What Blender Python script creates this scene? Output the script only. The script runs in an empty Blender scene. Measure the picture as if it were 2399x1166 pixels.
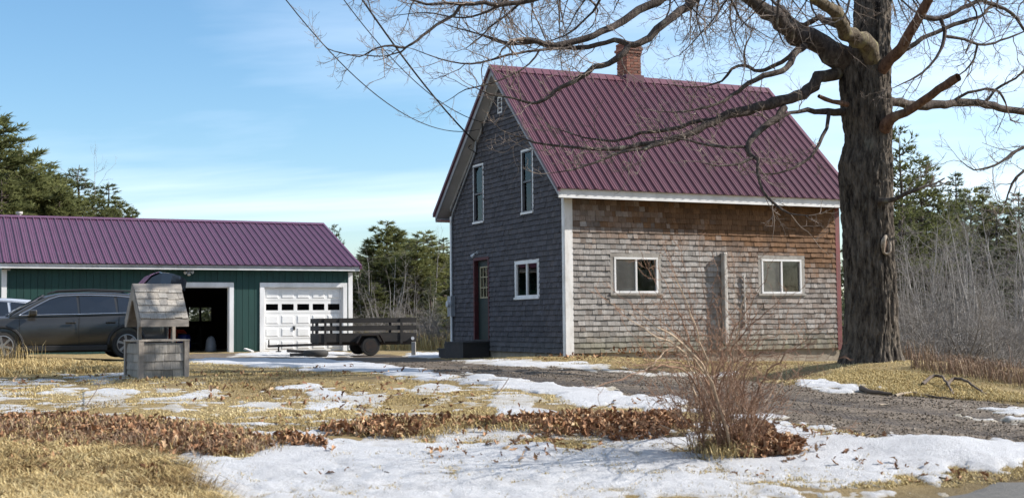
import bpy, bmesh, math, random
import numpy as np
from mathutils import Vector, Matrix

random.seed(7)
rng = np.random.default_rng(7)
scene = bpy.context.scene
COL = scene.collection

# ---------------------------------------------------------------- camera
FPX, CXP, CYP = 3000.0, 1199.5, 583.0          # focal length and centre in photo pixels
PITCH, ROLL = math.atan((755 - 583) / 3000.0), -0.010
_F = Vector((0, math.cos(PITCH), math.sin(PITCH)))
_U = Vector((0, -math.sin(PITCH), math.cos(PITCH)))
_R = Vector((1, 0, 0))
R2 = (_R * math.cos(ROLL) + _U * math.sin(ROLL)).normalized()
U2 = (_U * math.cos(ROLL) - _R * math.sin(ROLL)).normalized()
cam_data = bpy.data.cameras.new('camera')
cam = bpy.data.objects.new('camera', cam_data)
COL.objects.link(cam)
m = Matrix((R2, U2, -_F)).transposed().to_4x4()
cam.matrix_world = m
cam_data.sensor_width = 36.0
cam_data.lens = FPX / 2399.0 * 36.0
cam_data.clip_start = 0.1
cam_data.clip_end = 3000
cam_data.dof.use_dof = True
cam_data.dof.focus_distance = 26.0
cam_data.dof.aperture_fstop = 2.0
scene.camera = cam

# ---------------------------------------------------------------- sky, sun, exposure
SUN_AZ, SUN_EL = math.radians(82.0), math.radians(33.5)     # azimuth clockwise from +Y
world = bpy.data.worlds.new('World')
scene.world = world
world.use_nodes = True
wn, wl = world.node_tree.nodes, world.node_tree.links
wn.clear()
sky = wn.new('ShaderNodeTexSky')
sky.sky_type = 'NISHITA'
sky.sun_disc = False
sky.sun_elevation = SUN_EL
sky.sun_rotation = SUN_AZ
sky.altitude = 100
sky.air_density = 1.0
sky.dust_density = 0.7
sky.ozone_density = 3.0
tc = wn.new('ShaderNodeTexCoord')
sep = wn.new('ShaderNodeSeparateXYZ'); wl.new(tc.outputs['Generated'], sep.inputs[0])
def wmath(op, a, b=None, clamp=False):
    n = wn.new('ShaderNodeMath'); n.operation = op; n.use_clamp = clamp
    for i, v in enumerate((a, b)):
        if v is None: continue
        if isinstance(v, (int, float)): n.inputs[i].default_value = v
        else: wl.new(v, n.inputs[i])
    return n.outputs[0]
den = wmath('ADD', wmath('MAXIMUM', sep.outputs[2], 0.0), 0.10)
cxn = wmath('DIVIDE', sep.outputs[0], den); cyn = wmath('DIVIDE', sep.outputs[1], den)
comb = wn.new('ShaderNodeCombineXYZ'); wl.new(cxn, comb.inputs[0]); wl.new(cyn, comb.inputs[1])
mp = wn.new('ShaderNodeMapping'); wl.new(comb.outputs[0], mp.inputs[0])
mp.inputs['Rotation'].default_value = (0, 0, math.radians(-14)); mp.inputs['Scale'].default_value = (0.20, 0.50, 1)
mp.inputs['Location'].default_value = (15.0, 15.0, 0)
cn = wn.new('ShaderNodeTexNoise'); wl.new(mp.outputs[0], cn.inputs['Vector'])
cn.inputs['Scale'].default_value = 1.1; cn.inputs['Detail'].default_value = 9; cn.inputs['Roughness'].default_value = 0.52
cn.inputs['Distortion'].default_value = 0.5
cr = wn.new('ShaderNodeValToRGB'); wl.new(cn.outputs['Fac'], cr.inputs[0])
cr.color_ramp.elements[0].position = 0.44; cr.color_ramp.elements[0].color = (0.0, 0.0, 0.0, 1)
cr.color_ramp.elements[1].position = 0.74; cr.color_ramp.elements[1].color = (0.75, 0.75, 0.75, 1)
mixc = wn.new('ShaderNodeMix'); mixc.data_type = 'RGBA'
wl.new(cr.outputs[0], mixc.inputs['Factor'])
hsv = wn.new('ShaderNodeHueSaturation'); wl.new(sky.outputs[0], hsv.inputs['Color']); hsv.inputs['Saturation'].default_value = 1.14; hsv.inputs['Hue'].default_value = 0.494; hsv.inputs['Value'].default_value = 1.0
wl.new(hsv.outputs[0], mixc.inputs['A'])
mixc.inputs['B'].default_value = (7.4, 8.1, 9.3, 1)
bg = wn.new('ShaderNodeBackground'); wl.new(mixc.outputs['Result'], bg.inputs[0])
bg.inputs['Strength'].default_value = 0.100
wo = wn.new('ShaderNodeOutputWorld'); wl.new(bg.outputs[0], wo.inputs[0])

sun_d = bpy.data.lights.new('sun', 'SUN')
sun_d.energy = 5.0
sun_d.angle = math.radians(0.53)
sun_d.color = (1.0, 0.945, 0.87)
sun = bpy.data.objects.new('sun', sun_d)
COL.objects.link(sun)
SUN = Vector((math.sin(SUN_AZ) * math.cos(SUN_EL), math.cos(SUN_AZ) * math.cos(SUN_EL), math.sin(SUN_EL)))
sun.rotation_euler = SUN.to_track_quat('Z', 'Y').to_euler()
scene.view_settings.view_transform = 'Standard'
scene.view_settings.look = 'None'
scene.view_settings.exposure = 0.92
scene.view_settings.gamma = 1.0
scene.view_settings.use_curve_mapping = False
scene.cycles.use_denoising = True
scene.cycles.max_bounces = 6
scene.cycles.transparent_max_bounces = 12
scene.cycles.sample_clamp_indirect = 6

# ---------------------------------------------------------------- noise and ground height
def _hash(ix, iy, s):
    h = (ix.astype(np.int64) * 374761393 + iy.astype(np.int64) * 668265263 + s * 144665) & 0x7fffffff
    h = ((h ^ (h >> 13)) * 1274126177) & 0x7fffffff
    return ((h ^ (h >> 16)) & 0xffff) / 65535.0
def vnoise(x, y, s=0):
    x = np.asarray(x, float); y = np.asarray(y, float)
    ix, iy = np.floor(x), np.floor(y); fx, fy = x - ix, y - iy
    fx = fx * fx * (3 - 2 * fx); fy = fy * fy * (3 - 2 * fy)
    a = _hash(ix, iy, s); b = _hash(ix + 1, iy, s); c = _hash(ix, iy + 1, s); d = _hash(ix + 1, iy + 1, s)
    return (a * (1 - fx) + b * fx) * (1 - fy) + (c * (1 - fx) + d * fx) * fy
def fbm(x, y, s=0, o=4):
    t = 0; amp = 0.5; tot = 0
    for k in range(o):
        t = t + amp * vnoise(x * 2 ** k + 17 * k, y * 2 ** k + 31 * k, s + k); tot += amp; amp *= 0.5
    return t / tot
def sstep(a, b, v):
    t = np.clip((np.asarray(v, float) - a) / (b - a), 0, 1); return t * t * (3 - 2 * t)
_YP = [-60, 0, 9, 10.9, 12.7, 15, 18, 20.7, 24, 28, 33, 39, 43, 60, 90, 400, 3000]
_ZP = [-1.7, -1.62, -1.57, -1.49, -1.37, -1.2, -1.02, -.87, -.84, -.88, -.95, -1.0, -.99, -1.1, -1.2, -1.2, -1.2]
def tz(x, y):
    x = np.asarray(x, float); y = np.asarray(y, float)
    z = np.interp(y, _YP, _ZP) - 0.012 * np.clip(x, -14, 14)
    z = z + 0.16 * np.exp(-((x - 1.2) ** 2 + (y - 28.6) ** 2) / 7.0)
    z = z + 0.16 * np.exp(-((x - 6.75) ** 2 + (y - 24.0) ** 2) / 3.2)
    z = z - 0.40 * np.exp(-((x - 3.5) / 2.1) ** 2 - ((y - 23.2) / 1.7) ** 2)
    z = z - 1.3 * sstep(8.5, 15, x) * sstep(21, 27, y) * (1 - sstep(60, 110, y))
    z = z + (fbm(x * .45, y * .45, 3, 3) - .5) * 0.11 * sstep(8, 12, y)
    return z
def tzf(x, y): return float(tz(x, y))
def ray(px, py):
    dx, dy = px - CXP, py - CYP
    return R2 * (dx / FPX) - U2 * (dy / FPX) + _F
def P(px, py, Y):                       # the point on the sight line at distance Y
    d = ray(px, py); return d * (Y / d.y)
def G(px, py):                          # the point of the ground seen there
    d = ray(px, py); lo = 6.0
    y = 6.0
    while y < 120:
        p = d * (y / d.y)
        if p.z < tzf(p.x, p.y): break
        lo = y; y += 0.5
    hi = y
    for _ in range(24):
        mid = (lo + hi) / 2; p = d * (mid / d.y)
        if p.z < tzf(p.x, p.y): hi = mid
        else: lo = mid
    return d * (lo / d.y)

# ---------------------------------------------------------------- helpers
def tag(o, label=None, cat=None, group=None, kind=None):
    if label: o['label'] = label
    if cat: o['category'] = cat
    if group: o['group'] = group
    if kind: o['kind'] = kind
    return o
def empty(name, loc=(0, 0, 0), rz=0.0):
    o = bpy.data.objects.new(name, None); COL.objects.link(o)
    o.location = loc; o.rotation_euler = (0, 0, rz); o.empty_display_size = 0.2
    return o
def link(name, me, mat=None, parent=None):
    o = bpy.data.objects.new(name, me); COL.objects.link(o)
    if mat is not None and len(me.materials) == 0: me.materials.append(mat)
    if parent is not None: o.parent = parent
    return o
class MB:
    def __init__(s): s.v = []; s.f = []
    def add(s, vs, fs):
        b = len(s.v); s.v += [tuple(v) for v in vs]; s.f += [tuple(i + b for i in f) for f in fs]
    def box(s, x0, x1, y0, y1, z0, z1, M=None):
        vs = [(x, y, z) for z in (z0, z1) for y in (y0, y1) for x in (x0, x1)]
        if M is not None: vs = [M @ Vector(v) for v in vs]
        s.add(vs, [(0, 2, 3, 1), (4, 5, 7, 6), (0, 1, 5, 4), (2, 6, 7, 3), (0, 4, 6, 2), (1, 3, 7, 5)])
        return s
    def bar(s, a, b, w, h, up=(0, 0, 1)):
        a, b = Vector(a), Vector(b); d = b - a; L = d.length; d.normalize()
        u = Vector(up); sx = d.cross(u)
        if sx.length < 1e-4: sx = d.cross(Vector((1, 0, 0)))
        sx.normalize(); u = sx.cross(d)
        M = Matrix((d, sx, u)).transposed().to_4x4(); M.translation = a
        return s.box(0, L, -w / 2, w / 2, -h / 2, h / 2, M)
    def prism(s, poly, axis, a, b):          # poly of 2D points extruded along axis 0/1/2
        n = len(poly); vs = []
        for t in (a, b):
            for p in poly:
                q = list(p); q.insert(axis, t); vs.append(q)
        s.add(vs, [tuple(range(n))[::-1], tuple(range(n, 2 * n))] + [(i, (i + 1) % n, n + (i + 1) % n, n + i) for i in range(n)])
        return s
    def tube(s, pts, rad, n=8, cap=True):
        pts = [Vector(p) for p in pts]
        if isinstance(rad, (int, float)): rad = [rad] * len(pts)
        b = len(s.v); pu = None
        for i, p in enumerate(pts):
            d = (pts[min(i + 1, len(pts) - 1)] - pts[max(i - 1, 0)])
            if d.length < 1e-9: d = Vector((0, 0, 1))
            d.normalize()
            if pu is None:
                pu = d.cross(Vector((0.31, 0.2, 0.93)))
                if pu.length < 1e-3: pu = d.cross(Vector((1, 0, 0)))
            pu = (pu - d * pu.dot(d)).normalized(); w = d.cross(pu)
            for k in range(n):
                a = 2 * math.pi * k / n
                q = p + (pu * math.cos(a) + w * math.sin(a)) * rad[i]; s.v.append((q.x, q.y, q.z))
        for i in range(len(pts) - 1):
            for k in range(n):
                k2 = (k + 1) % n
                s.f.append((b + i * n + k, b + i * n + k2, b + (i + 1) * n + k2, b + (i + 1) * n + k))
        if cap:
            s.f.append(tuple(b + k for k in range(n))[::-1]); e = b + (len(pts) - 1) * n
            s.f.append(tuple(e + k for k in range(n)))
        return s
    def mesh(s, name):
        me = bpy.data.meshes.new(name); me.from_pydata(s.v, [], s.f); me.update(); return me
    def build(s, name, mat, parent=None, smooth=False, bevel=0):
        me = s.mesh(name)
        o = link(name, me, mat, parent)
        me.polygons.foreach_set('use_smooth', [bool(smooth)] * len(me.polygons))
        if bevel:
            b = o.modifiers.new('bevel', 'BEVEL'); b.width = bevel; b.segments = 2; b.limit_method = 'ANGLE'
        return o
def np_mesh(name, V, F, mat, parent=None, attrs=None, smooth=False):
    me = bpy.data.meshes.new(name)
    V = np.asarray(V, np.float32); F = np.asarray(F, np.int32); k = F.shape[1]
    me.vertices.add(len(V)); me.vertices.foreach_set('co', V.ravel())
    me.loops.add(F.size); me.loops.foreach_set('vertex_index', F.ravel())
    me.polygons.add(len(F)); me.polygons.foreach_set('loop_start', np.arange(0, F.size, k, dtype=np.int32))
    me.polygons.foreach_set('loop_total', np.full(len(F), k, np.int32))
    me.update(calc_edges=True)
    me.polygons.foreach_set('use_smooth', np.full(len(F), bool(smooth)))
    for nm, a in (attrs or {}).items():
        at = me.attributes.new(nm, 'FLOAT', 'POINT'); at.data.foreach_set('value', np.asarray(a, np.float32))
    return link(name, me, mat, parent)

# ---------------------------------------------------------------- materials
def mat_new(name):
    m = bpy.data.materials.new(name); m.use_nodes = True
    nt = m.node_tree; b = nt.nodes['Principled BSDF']
    return m, nt, b
def N(nt, typ, **kw):
    n = nt.nodes.new(typ)
    for k, v in kw.items():
        if k.startswith('i_'):
            n.inputs[k[2:].replace('_', ' ')].default_value = v
        else: setattr(n, k, v)
    return n
def noise_fac(nt, scale, detail=4, rough=0.6, stretch=None, coord='Object', lo=0.35, hi=0.65):
    t = nt.nodes.new('ShaderNodeTexCoord'); src = t.outputs[coord]
    if stretch:
        mpn = nt.nodes.new('ShaderNodeMapping'); nt.links.new(src, mpn.inputs[0]); mpn.inputs['Scale'].default_value = stretch; src = mpn.outputs[0]
    n = nt.nodes.new('ShaderNodeTexNoise'); nt.links.new(src, n.inputs['Vector'])
    n.inputs['Scale'].default_value = scale; n.inputs['Detail'].default_value = detail; n.inputs['Roughness'].default_value = rough
    r = nt.nodes.new('ShaderNodeMapRange'); nt.links.new(n.outputs['Fac'], r.inputs[0])
    r.inputs[1].default_value = lo; r.inputs[2].default_value = hi
    return r.outputs[0]
def mixrgb(nt, fac, a, b, mode='MIX'):
    n = nt.nodes.new('ShaderNodeMix'); n.data_type = 'RGBA'; n.blend_type = mode
    for key, v in (('Factor', fac), ('A', a), ('B', b)):
        if isinstance(v, (int, float)): n.inputs[key].default_value = v
        elif isinstance(v, tuple): n.inputs[key].default_value = (*v, 1) if len(v) == 3 else v
        else: nt.links.new(v, n.inputs[key])
    return n.outputs['Result']
def bump(nt, b, h, strength=0.3, dist=0.01):
    n = nt.nodes.new('ShaderNodeBump'); n.inputs['Strength'].default_value = strength; n.inputs['Distance'].default_value = dist
    nt.links.new(h, n.inputs['Height']); nt.links.new(n.outputs[0], b.inputs['Normal'])
def simple(name, c1, c2=None, rough=0.6, scale=6, stretch=None, bmp=0.0, metal=0.0, spec=None, bscale=None, lo=.35, hi=.65, coord='Object'):
    m, nt, b = mat_new(name)
    c2 = c2 or tuple(x * 0.8 for x in c1)
    f = noise_fac(nt, scale, 5, 0.6, stretch, coord, lo, hi)
    nt.links.new(mixrgb(nt, f, c1, c2), b.inputs['Base Color'])
    b.inputs['Roughness'].default_value = rough; b.inputs['Metallic'].default_value = metal
    if spec is not None: b.inputs['Specular IOR Level'].default_value = spec
    if bmp:
        h = noise_fac(nt, bscale or scale * 3, 5, 0.65, stretch, coord, 0.2, 0.8); bump(nt, b, h, bmp, 0.01)
    return m
def attr(nt, name):
    n = nt.nodes.new('ShaderNodeAttribute'); n.attribute_name = name; return n.outputs['Fac']

def shingle_mat(name, grey, dark, brown, moss):
    m, nt, b = mat_new(name)
    g = noise_fac(nt, 9, 5, 0.65, (5, 5, 0.5), 'Object', 0.3, 0.7)
    base = mixrgb(nt, g, grey, dark)
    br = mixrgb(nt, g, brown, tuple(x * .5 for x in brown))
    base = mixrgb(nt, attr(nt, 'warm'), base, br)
    base = mixrgb(nt, attr(nt, 'moss'), base, moss)
    t = nt.nodes.new('ShaderNodeMapRange'); nt.links.new(attr(nt, 'tint'), t.inputs[0])
    t.inputs[3].default_value = 0.66; t.inputs[4].default_value = 1.20
    cmb = nt.nodes.new('ShaderNodeCombineColor')
    for i in range(3): nt.links.new(t.outputs[0], cmb.inputs[i])
    base = mixrgb(nt, 1.0, base, cmb.outputs[0], 'MULTIPLY')
    nt.links.new(base, b.inputs['Base Color']); b.inputs['Roughness'].default_value = 0.85
    b.inputs['Specular IOR Level'].default_value = 0.25
    h = noise_fac(nt, 22, 4, 0.7, (6, 6, 0.4), 'Object', 0.2, 0.8); bump(nt, b, h, 0.5, 0.006)
    return m
M = {}
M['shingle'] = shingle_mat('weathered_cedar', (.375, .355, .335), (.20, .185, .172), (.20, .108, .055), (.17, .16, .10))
M['shingle_gable'] = shingle_mat('weathered_cedar_gable_shade', (.096, .094, .106), (.05, .049, .057), (.15, .12, .1), (.11, .11, .11))  # cedar of the shaded gable, darkened in colour to carry that shade
M['sheath'] = simple('dark_sheathing', (.05, .042, .036))
M['white'] = simple('white_trim_paint', (.74, .74, .74), (.58, .58, .57), 0.55, 2.5, (1, 1, 0.3), 0.1)
M['white_old'] = simple('peeling_white_paint', (.70, .69, .67), (.45, .42, .38), 0.6, 5, (1, 1, 0.4), 0.15, lo=.45, hi=.75)
M['soffit'] = simple('soffit_paint', (.45, .44, .43), (.36, .35, .34), 0.7, 2)
M['red'] = simple('faded_red_paint', (.19, .04, .04), (.12, .038, .034), 0.6, 8, (1, 1, .3), 0.2)
M['door_red'] = simple('dark_red_door_paint', (.085, .014, .018), (.055, .012, .014), 0.6, 6)
M['sash'] = simple('dark_sash_paint', (.10, .10, .11), (.07, .07, .08), 0.5, 4)
M['door_green'] = simple('dark_green_paint', (.010, .024, .022), (.007, .018, .016), 0.5, 4)
M['cream'] = simple('cream_paint', (.36, .32, .20), None, 0.5)
M['concrete'] = simple('concrete', (.36, .31, .24), (.24, .2, .15), 0.9, 4, None, 0.3)
M['grey_wood'] = simple('weathered_casing', (.33, .31, .28), (.22, .2, .18), 0.8, 8, (1, 1, .3), 0.2)
M['inside_green'] = simple('green_room_wall', (.14, .42, .32), None, 0.8)
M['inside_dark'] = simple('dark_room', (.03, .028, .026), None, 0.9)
M['blind'] = simple('beige_blind', (.62, .57, .51), (.52, .48, .43), 0.8)
M['brick'] = None
def roof_mat(name, c):
    m, nt, b = mat_new(name)
    f = noise_fac(nt, 1.3, 4, 0.6, None, 'Object', .3, .7)
    f2 = noise_fac(nt, 14, 4, 0.6, (1, .2, .2), 'Object', .35, .75)
    c1 = mixrgb(nt, f, c, tuple(x * .8 for x in c))
    c2 = mixrgb(nt, f2, c1, tuple(x * .82 for x in c))
    oi = nt.nodes.new('ShaderNodeObjectInfo'); rr_ = N(nt, 'ShaderNodeMapRange'); nt.links.new(oi.outputs['Random'], rr_.inputs[0]); rr_.inputs[3].default_value = 0; rr_.inputs[4].default_value = .2
    c2 = mixrgb(nt, rr_.outputs[0], c2, tuple(x * 1.25 + .012 for x in c))
    f3 = noise_fac(nt, 3.0, 6, .7, (2.5, .25, .25), 'Object', .5, .8)
    c2 = mixrgb(nt, f3, c2, tuple(x * .7 + .03 for x in c))
    nt.links.new(c2, b.inputs['Base Color'])
    b.inputs['Roughness'].default_value = 0.42; b.inputs['Specular IOR Level'].default_value = 0.4
    return m
M['roof'] = roof_mat('burgundy_metal_roof', (.120, .042, .058))
M['roof_garage'] = roof_mat('plum_metal_roof', (.108, .041, .082))
M['green'] = simple('dark_green_siding', (.004, .045, .037), (.003, .033, .028), 0.6, 3, (1, 1, .2), 0.15)
M['ohdoor'] = simple('garage_door_paint', (.72, .72, .71), (.66, .66, .65), 0.5, 1.5)
M['tire'] = simple('tyre_rubber', (.02, .02, .02), (.03, .028, .025), 0.85, 12)
M['rim'] = simple('alloy_rim', (.35, .35, .36), None, 0.35, metal=0.8)
M['steel'] = simple('dark_steel', (.03, .03, .032), (.06, .04, .03), 0.55, 8, metal=.3)
M['trailer'] = simple('black_stained_planks', (.014, .013, .013), (.028, .024, .021), 0.75, 6, (.3, 1, 1), .2)
M['black'] = simple('black_plastic', (.012, .012, .013), None, 0.5)
M['darkwood'] = simple('dark_step_wood', (.02, .019, .02), (.035, .03, .028), 0.7, 6, (.3, 1, 1), .15)
M['pipe'] = simple('white_pipe', (.50, .48, .45), (.34, .32, .29), 0.5, 4)
M['galv'] = simple('galvanised_metal', (.35, .37, .40), (.26, .28, .30), 0.45, 6, metal=.4)
M['galv_dark'] = simple('shaded_rake_paint', (.30, .31, .33), (.22, .23, .25), 0.6, 4)  # shade on the rake boards put into the paint as grey; sack shares it
M['wire'] = simple('black_cable', (.012, .012, .013), None, 0.5)
M['wellwood'] = shingle_mat('well_cedar', (.36, .34, .31), (.21, .195, .175), (.36, .27, .17), (.2, .19, .14))
M['wellpost'] = simple('well_timber', (.33, .29, .25), (.20, .175, .15), 0.85, 10, (1, 1, .25), .3)
M['wellroof'] = simple('well_roof_board', (.29, .26, .23), (.19, .17, .15), 0.85, 8, (.3, 1, 1), .3)
def glass_mat(name, tint=(.02, .022, .025), transp=0.75):
    m, nt, b = mat_new(name)
    nt.nodes.remove(b)
    out = nt.nodes['Material Output']
    tr = N(nt, 'ShaderNodeBsdfTransparent'); tr.inputs[0].default_value = (*[transp] * 3, 1)
    gl = N(nt, 'ShaderNodeBsdfGlossy'); gl.inputs['Roughness'].default_value = 0.02
    fr = N(nt, 'ShaderNodeFresnel'); fr.inputs['IOR'].default_value = 1.38
    mx = N(nt, 'ShaderNodeMixShader'); nt.links.new(fr.outputs[0], mx.inputs[0]); nt.links.new(tr.outputs[0], mx.inputs[1]); nt.links.new(gl.outputs[0], mx.inputs[2])
    nt.links.new(mx.outputs[0], out.inputs['Surface'])
    return m
M['glass'] = glass_mat('window_glass', transp=0.95)
M['carglass'] = glass_mat('tinted_car_glass', transp=0.25)
def paint_mat(name, c, rough=.28, coat=.6):
    m, nt, b = mat_new(name)
    f = noise_fac(nt, 3, 4, .6, None, 'Object', .35, .7)
    nt.links.new(mixrgb(nt, f, c, tuple(x * .85 for x in c)), b.inputs['Base Color'])
    b.inputs['Metallic'].default_value = .35; b.inputs['Roughness'].default_value = rough; b.inputs['Coat Weight'].default_value = coat
    b.inputs['Coat Roughness'].default_value = .08
    return m
M['carpaint'] = paint_mat('dark_grey_car_paint', (.036, .034, .031))
M['silver'] = paint_mat('silver_car_paint', (.42, .45, .50))
M['chrome'] = simple('bright_trim', (.6, .6, .62), None, .25, metal=.9)
def lampmat(name, c):
    return simple(name, c, None, .3)
M['redlamp'] = lampmat('red_lens', (.25, .01, .01))
M['clearlamp'] = lampmat('clear_lens', (.55, .57, .6))

# ================================================================ SETTING: ground, driveway, road, snow
def poly_px(pts): return np.array([[*(G(px, py).xy)] for px, py in pts])
def sdist(poly, X, Y):                  # signed distance, positive inside
    n = len(poly); d = np.full(X.shape, 1e9); ins = np.zeros(X.shape, bool)
    for i in range(n):
        ax, ay = poly[i]; bx, by = poly[(i + 1) % n]
        ex, ey = bx - ax, by - ay; L = ex * ex + ey * ey + 1e-12
        t = np.clip(((X - ax) * ex + (Y - ay) * ey) / L, 0, 1)
        d = np.minimum(d, np.hypot(X - ax - t * ex, Y - ay - t * ey))
        c = ((ay > Y) != (by > Y)) & (X < ex * (Y - ay) / (ey if abs(ey) > 1e-12 else 1e-12) + ax)
        ins ^= c
    return np.where(ins, d, -d)
# driveway outline: from the road on the right, behind the shrub, to the garage apron
DRIVE = poly_px([(2700, 985), (2399, 951), (2234, 937), (2100, 928), (2017, 918), (1866, 900), (1771, 896), (1680, 885), (1560, 874), (1430, 868),
                 (1300, 857), (1180, 852), (1040, 843), (980, 836), (900, 830), (820, 825), (560, 826), (450, 829),
                 (440, 842), (560, 846), (760, 851), (900, 862), (1010, 874), (1110, 886), (1250, 906), (1400, 921), (1510, 932), (1640, 950), (1789, 974), (1952, 999),
                 (2086, 1022), (2160, 1026), (2399, 1032), (2700, 1062)])
ROADP = poly_px([(1900, 1240), (2080, 1185), (2230, 1158), (2399, 1128), (3000, 1078)])
ROADP = np.vstack([ROADP, [[14, 4], [-30, 4], [-30, 9.0]]])
SNOW = [
    ([(330, 1120), (420, 1085), (600, 1060), (650, 1012), (760, 1030), (900, 1042), (1050, 1030), (1200, 1036), (1400, 1045), (1590, 1030), (1640, 1055), (1680, 1010), (1740, 985), (1790, 976),
      (1860, 988), (1952, 1003), (2060, 1025), (2160, 1031), (2300, 1030), (2399, 1036), (2560, 1050), (2560, 1085), (2399, 1092), (2250, 1108), (2050, 1130), (1900, 1150), (1700, 1180), (1400, 1200), (900, 1210), (480, 1200), (430, 1150)], .085, .35),
    ([(455, 838), (560, 840), (760, 842), (900, 858), (1010, 869), (1110, 880), (1250, 899), (1420, 914), (1560, 930), (1640, 946), (1600, 968), (1500, 962), (1400, 950), (1250, 925), (1160, 908),
      (1040, 896), (900, 878), (760, 866), (600, 858), (460, 853)], .09, .30),
    ([(950, 829), (1040, 826), (1120, 823), (1290, 822), (1300, 828), (1230, 834), (1120, 838), (1000, 838)], .10, .25),
    ([(1060, 843), (1150, 839), (1290, 847), (1420, 860), (1370, 864), (1200, 857)], .06, .25),
    ([(1430, 868), (1560, 870), (1690, 877), (1700, 884), (1560, 880)], .05, .2),
    ([(1866, 898), (1930, 890), (1990, 900), (2020, 918), (1960, 916), (1900, 906)], .10, .2),
    ([(545, 828), (640, 822), (760, 824), (840, 826), (830, 836), (650, 836), (560, 834)], .05, .3),
    ([(340, 1080), (500, 1062), (640, 1058), (640, 1085), (460, 1100), (350, 1105)], .05, .2),
    ([(250, 1018), (290, 1003), (420, 1012), (410, 1032), (300, 1032)], .04, .25),
    ([(640, 1005), (760, 1010), (760, 1035), (650, 1032)], .04, .2),
    ([(2360, 964), (2440, 962), (2440, 976), (2370, 973)], .04, .2),
    ([(-60, 893), (60, 888), (160, 892), (200, 898), (60, 905), (-60, 908)], .03, .5),
    ([(-60, 925), (80, 912), (200, 903), (330, 902), (300, 912), (150, 925), (-60, 945)], .032, .6),
    ([(-60, 955), (60, 948), (130, 940), (260, 930), (400, 938), (340, 956), (160, 962), (-60, 975)], .032, .8),
    ([(215, 868), (300, 866), (300, 880), (220, 880)], .03, .3),
    ([(300, 925), (420, 918), (440, 930), (300, 945)], .025, .5),
    ([(350, 990), (470, 978), (480, 1000), (380, 1008)], .025, .4),
    ([(690, 985), (780, 975), (900, 982), (860, 992), (720, 996)], .03, .4),
    ([(600, 948), (700, 938), (860, 915), (930, 918), (800, 938), (640, 956)], .025, .5),
    ([(880, 960), (1000, 945), (1120, 935), (1300, 930), (1340, 940), (1180, 948), (1000, 966), (900, 972)], .03, .5),
    ([(1240, 980), (1420, 968), (1580, 975), (1420, 990), (1260, 990)], .035, .4),
    ([(1080, 905), (1160, 900), (1300, 925), (1250, 938), (1130, 925)], .03, .5),
]
SNOWP = [(poly_px(p), h, w) for p, h, w in SNOW]
def snow_h(X, Y):
    nz = fbm(X * 1.1, Y * 0.55, 11, 5) - .5; n2 = fbm(X * 4.0, Y * 2.0, 23, 3) - .5; n3 = fbm(X * 5.5, Y * 3.0, 27, 4) - .5; n4 = fbm(X * 1.5, Y * 5.5, 29, 4) - .5
    h = np.full(X.shape, -0.06)
    for poly, th, w in SNOWP:
        x0, y0 = poly.min(0) - 2; x1, y1 = poly.max(0) + 2
        msk = (X > x0) & (X < x1) & (Y > y0) & (Y < y1)
        if not msk.any(): continue
        sd = sdist(poly, X[msk], Y[msk])
        e = sd + nz[msk] * (0.5 + 1.3 * w) + n2[msk] * .7 + n3[msk] * 1.0 + n4[msk] * .5
        if th <= .04: e = e + (n3[msk] - .04) * 1.4 + (n4[msk] - .03) * 2.4
        hh = np.clip(e / (w * 1.1 + .05), -1, 1)
        h[msk] = np.maximum(h[msk], np.where(hh > 0, th * .38 * np.sqrt(np.maximum(hh, 0)), hh * .06))
    # thin leftover patches scattered through the lawn
    lawn = fbm(X * .8 + 5, Y * .34 + 9, 41, 5)
    lim = 0.615 - 0.035 * sstep(-1.5, -6, X) + .3 * sstep(18.5, 22, Y) + .3 * sstep(5, 7, X) + .2 * (1 - sstep(12.2, 13.5, Y))
    pt = (lawn - lim) * 1.0 + n3 * .05 + n4 * .06 - np.where(sdist(DRIVE, X, Y) > -.3, 1, 0)
    h = np.maximum(h, np.clip(pt, -.06, .013))
    # the ploughed heap by the road and rough crust in the foreground
    hp = G(2215, 1060)
    heap = np.exp(-(((X - hp.x) / .55) ** 2 + ((Y - hp.y) / .5) ** 2))
    rough = sstep(13.5, 11.0, Y) * 1.0
    h = h + np.where(h > 0, heap * .13 + ((fbm(X * 7, Y * 7, 61, 4) - .5) * (.02 + .07 * rough) + (fbm(X * 1.7, Y * 1.7, 67, 3) - .5) * .05) * np.clip(h / .02, 0, 1), 0)
    return h
def grid(x0, x1, nx, y0, y1, ny, warp=None):
    xs = np.linspace(x0, x1, nx); ys = np.linspace(y0, y1, ny)
    X, Y = np.meshgrid(xs, ys)
    idx = np.arange(nx * ny).reshape(ny, nx)
    F = np.stack([idx[:-1, :-1], idx[:-1, 1:], idx[1:, 1:], idx[1:, :-1]], -1).reshape(-1, 4)
    return X, Y, F
# ---- materials of the setting
def ground_mat():
    m, nt, b = mat_new('dead_lawn')
    f1 = noise_fac(nt, 1.1, 6, .65, None, 'Object', .35, .65)
    f2 = noise_fac(nt, 40, 4, .7, None, 'Object', .3, .7)
    f3 = noise_fac(nt, 7, 5, .7, None, 'Object', .42, .6)
    c = mixrgb(nt, f1, (.40, .30, .14), (.31, .23, .10))
    c = mixrgb(nt, f3, c, (.45, .36, .19))
    c = mixrgb(nt, f2, c, (.135, .095, .048))
    fz = noise_fac(nt, .45, 5, .65, None, 'Object', .5, .66); c = mixrgb(nt, fz, c, (.20, .15, .085)); c = mixrgb(nt, attr(nt, 'dirt'), c, (.075, .062, .045))
    nt.links.new(c, b.inputs['Base Color']); b.inputs['Roughness'].default_value = 0.95; b.inputs['Specular IOR Level'].default_value = .1
    bump(nt, b, noise_fac(nt, 25, 6, .75, None, 'Object', .2, .8), .9, .03)
    return m
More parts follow.
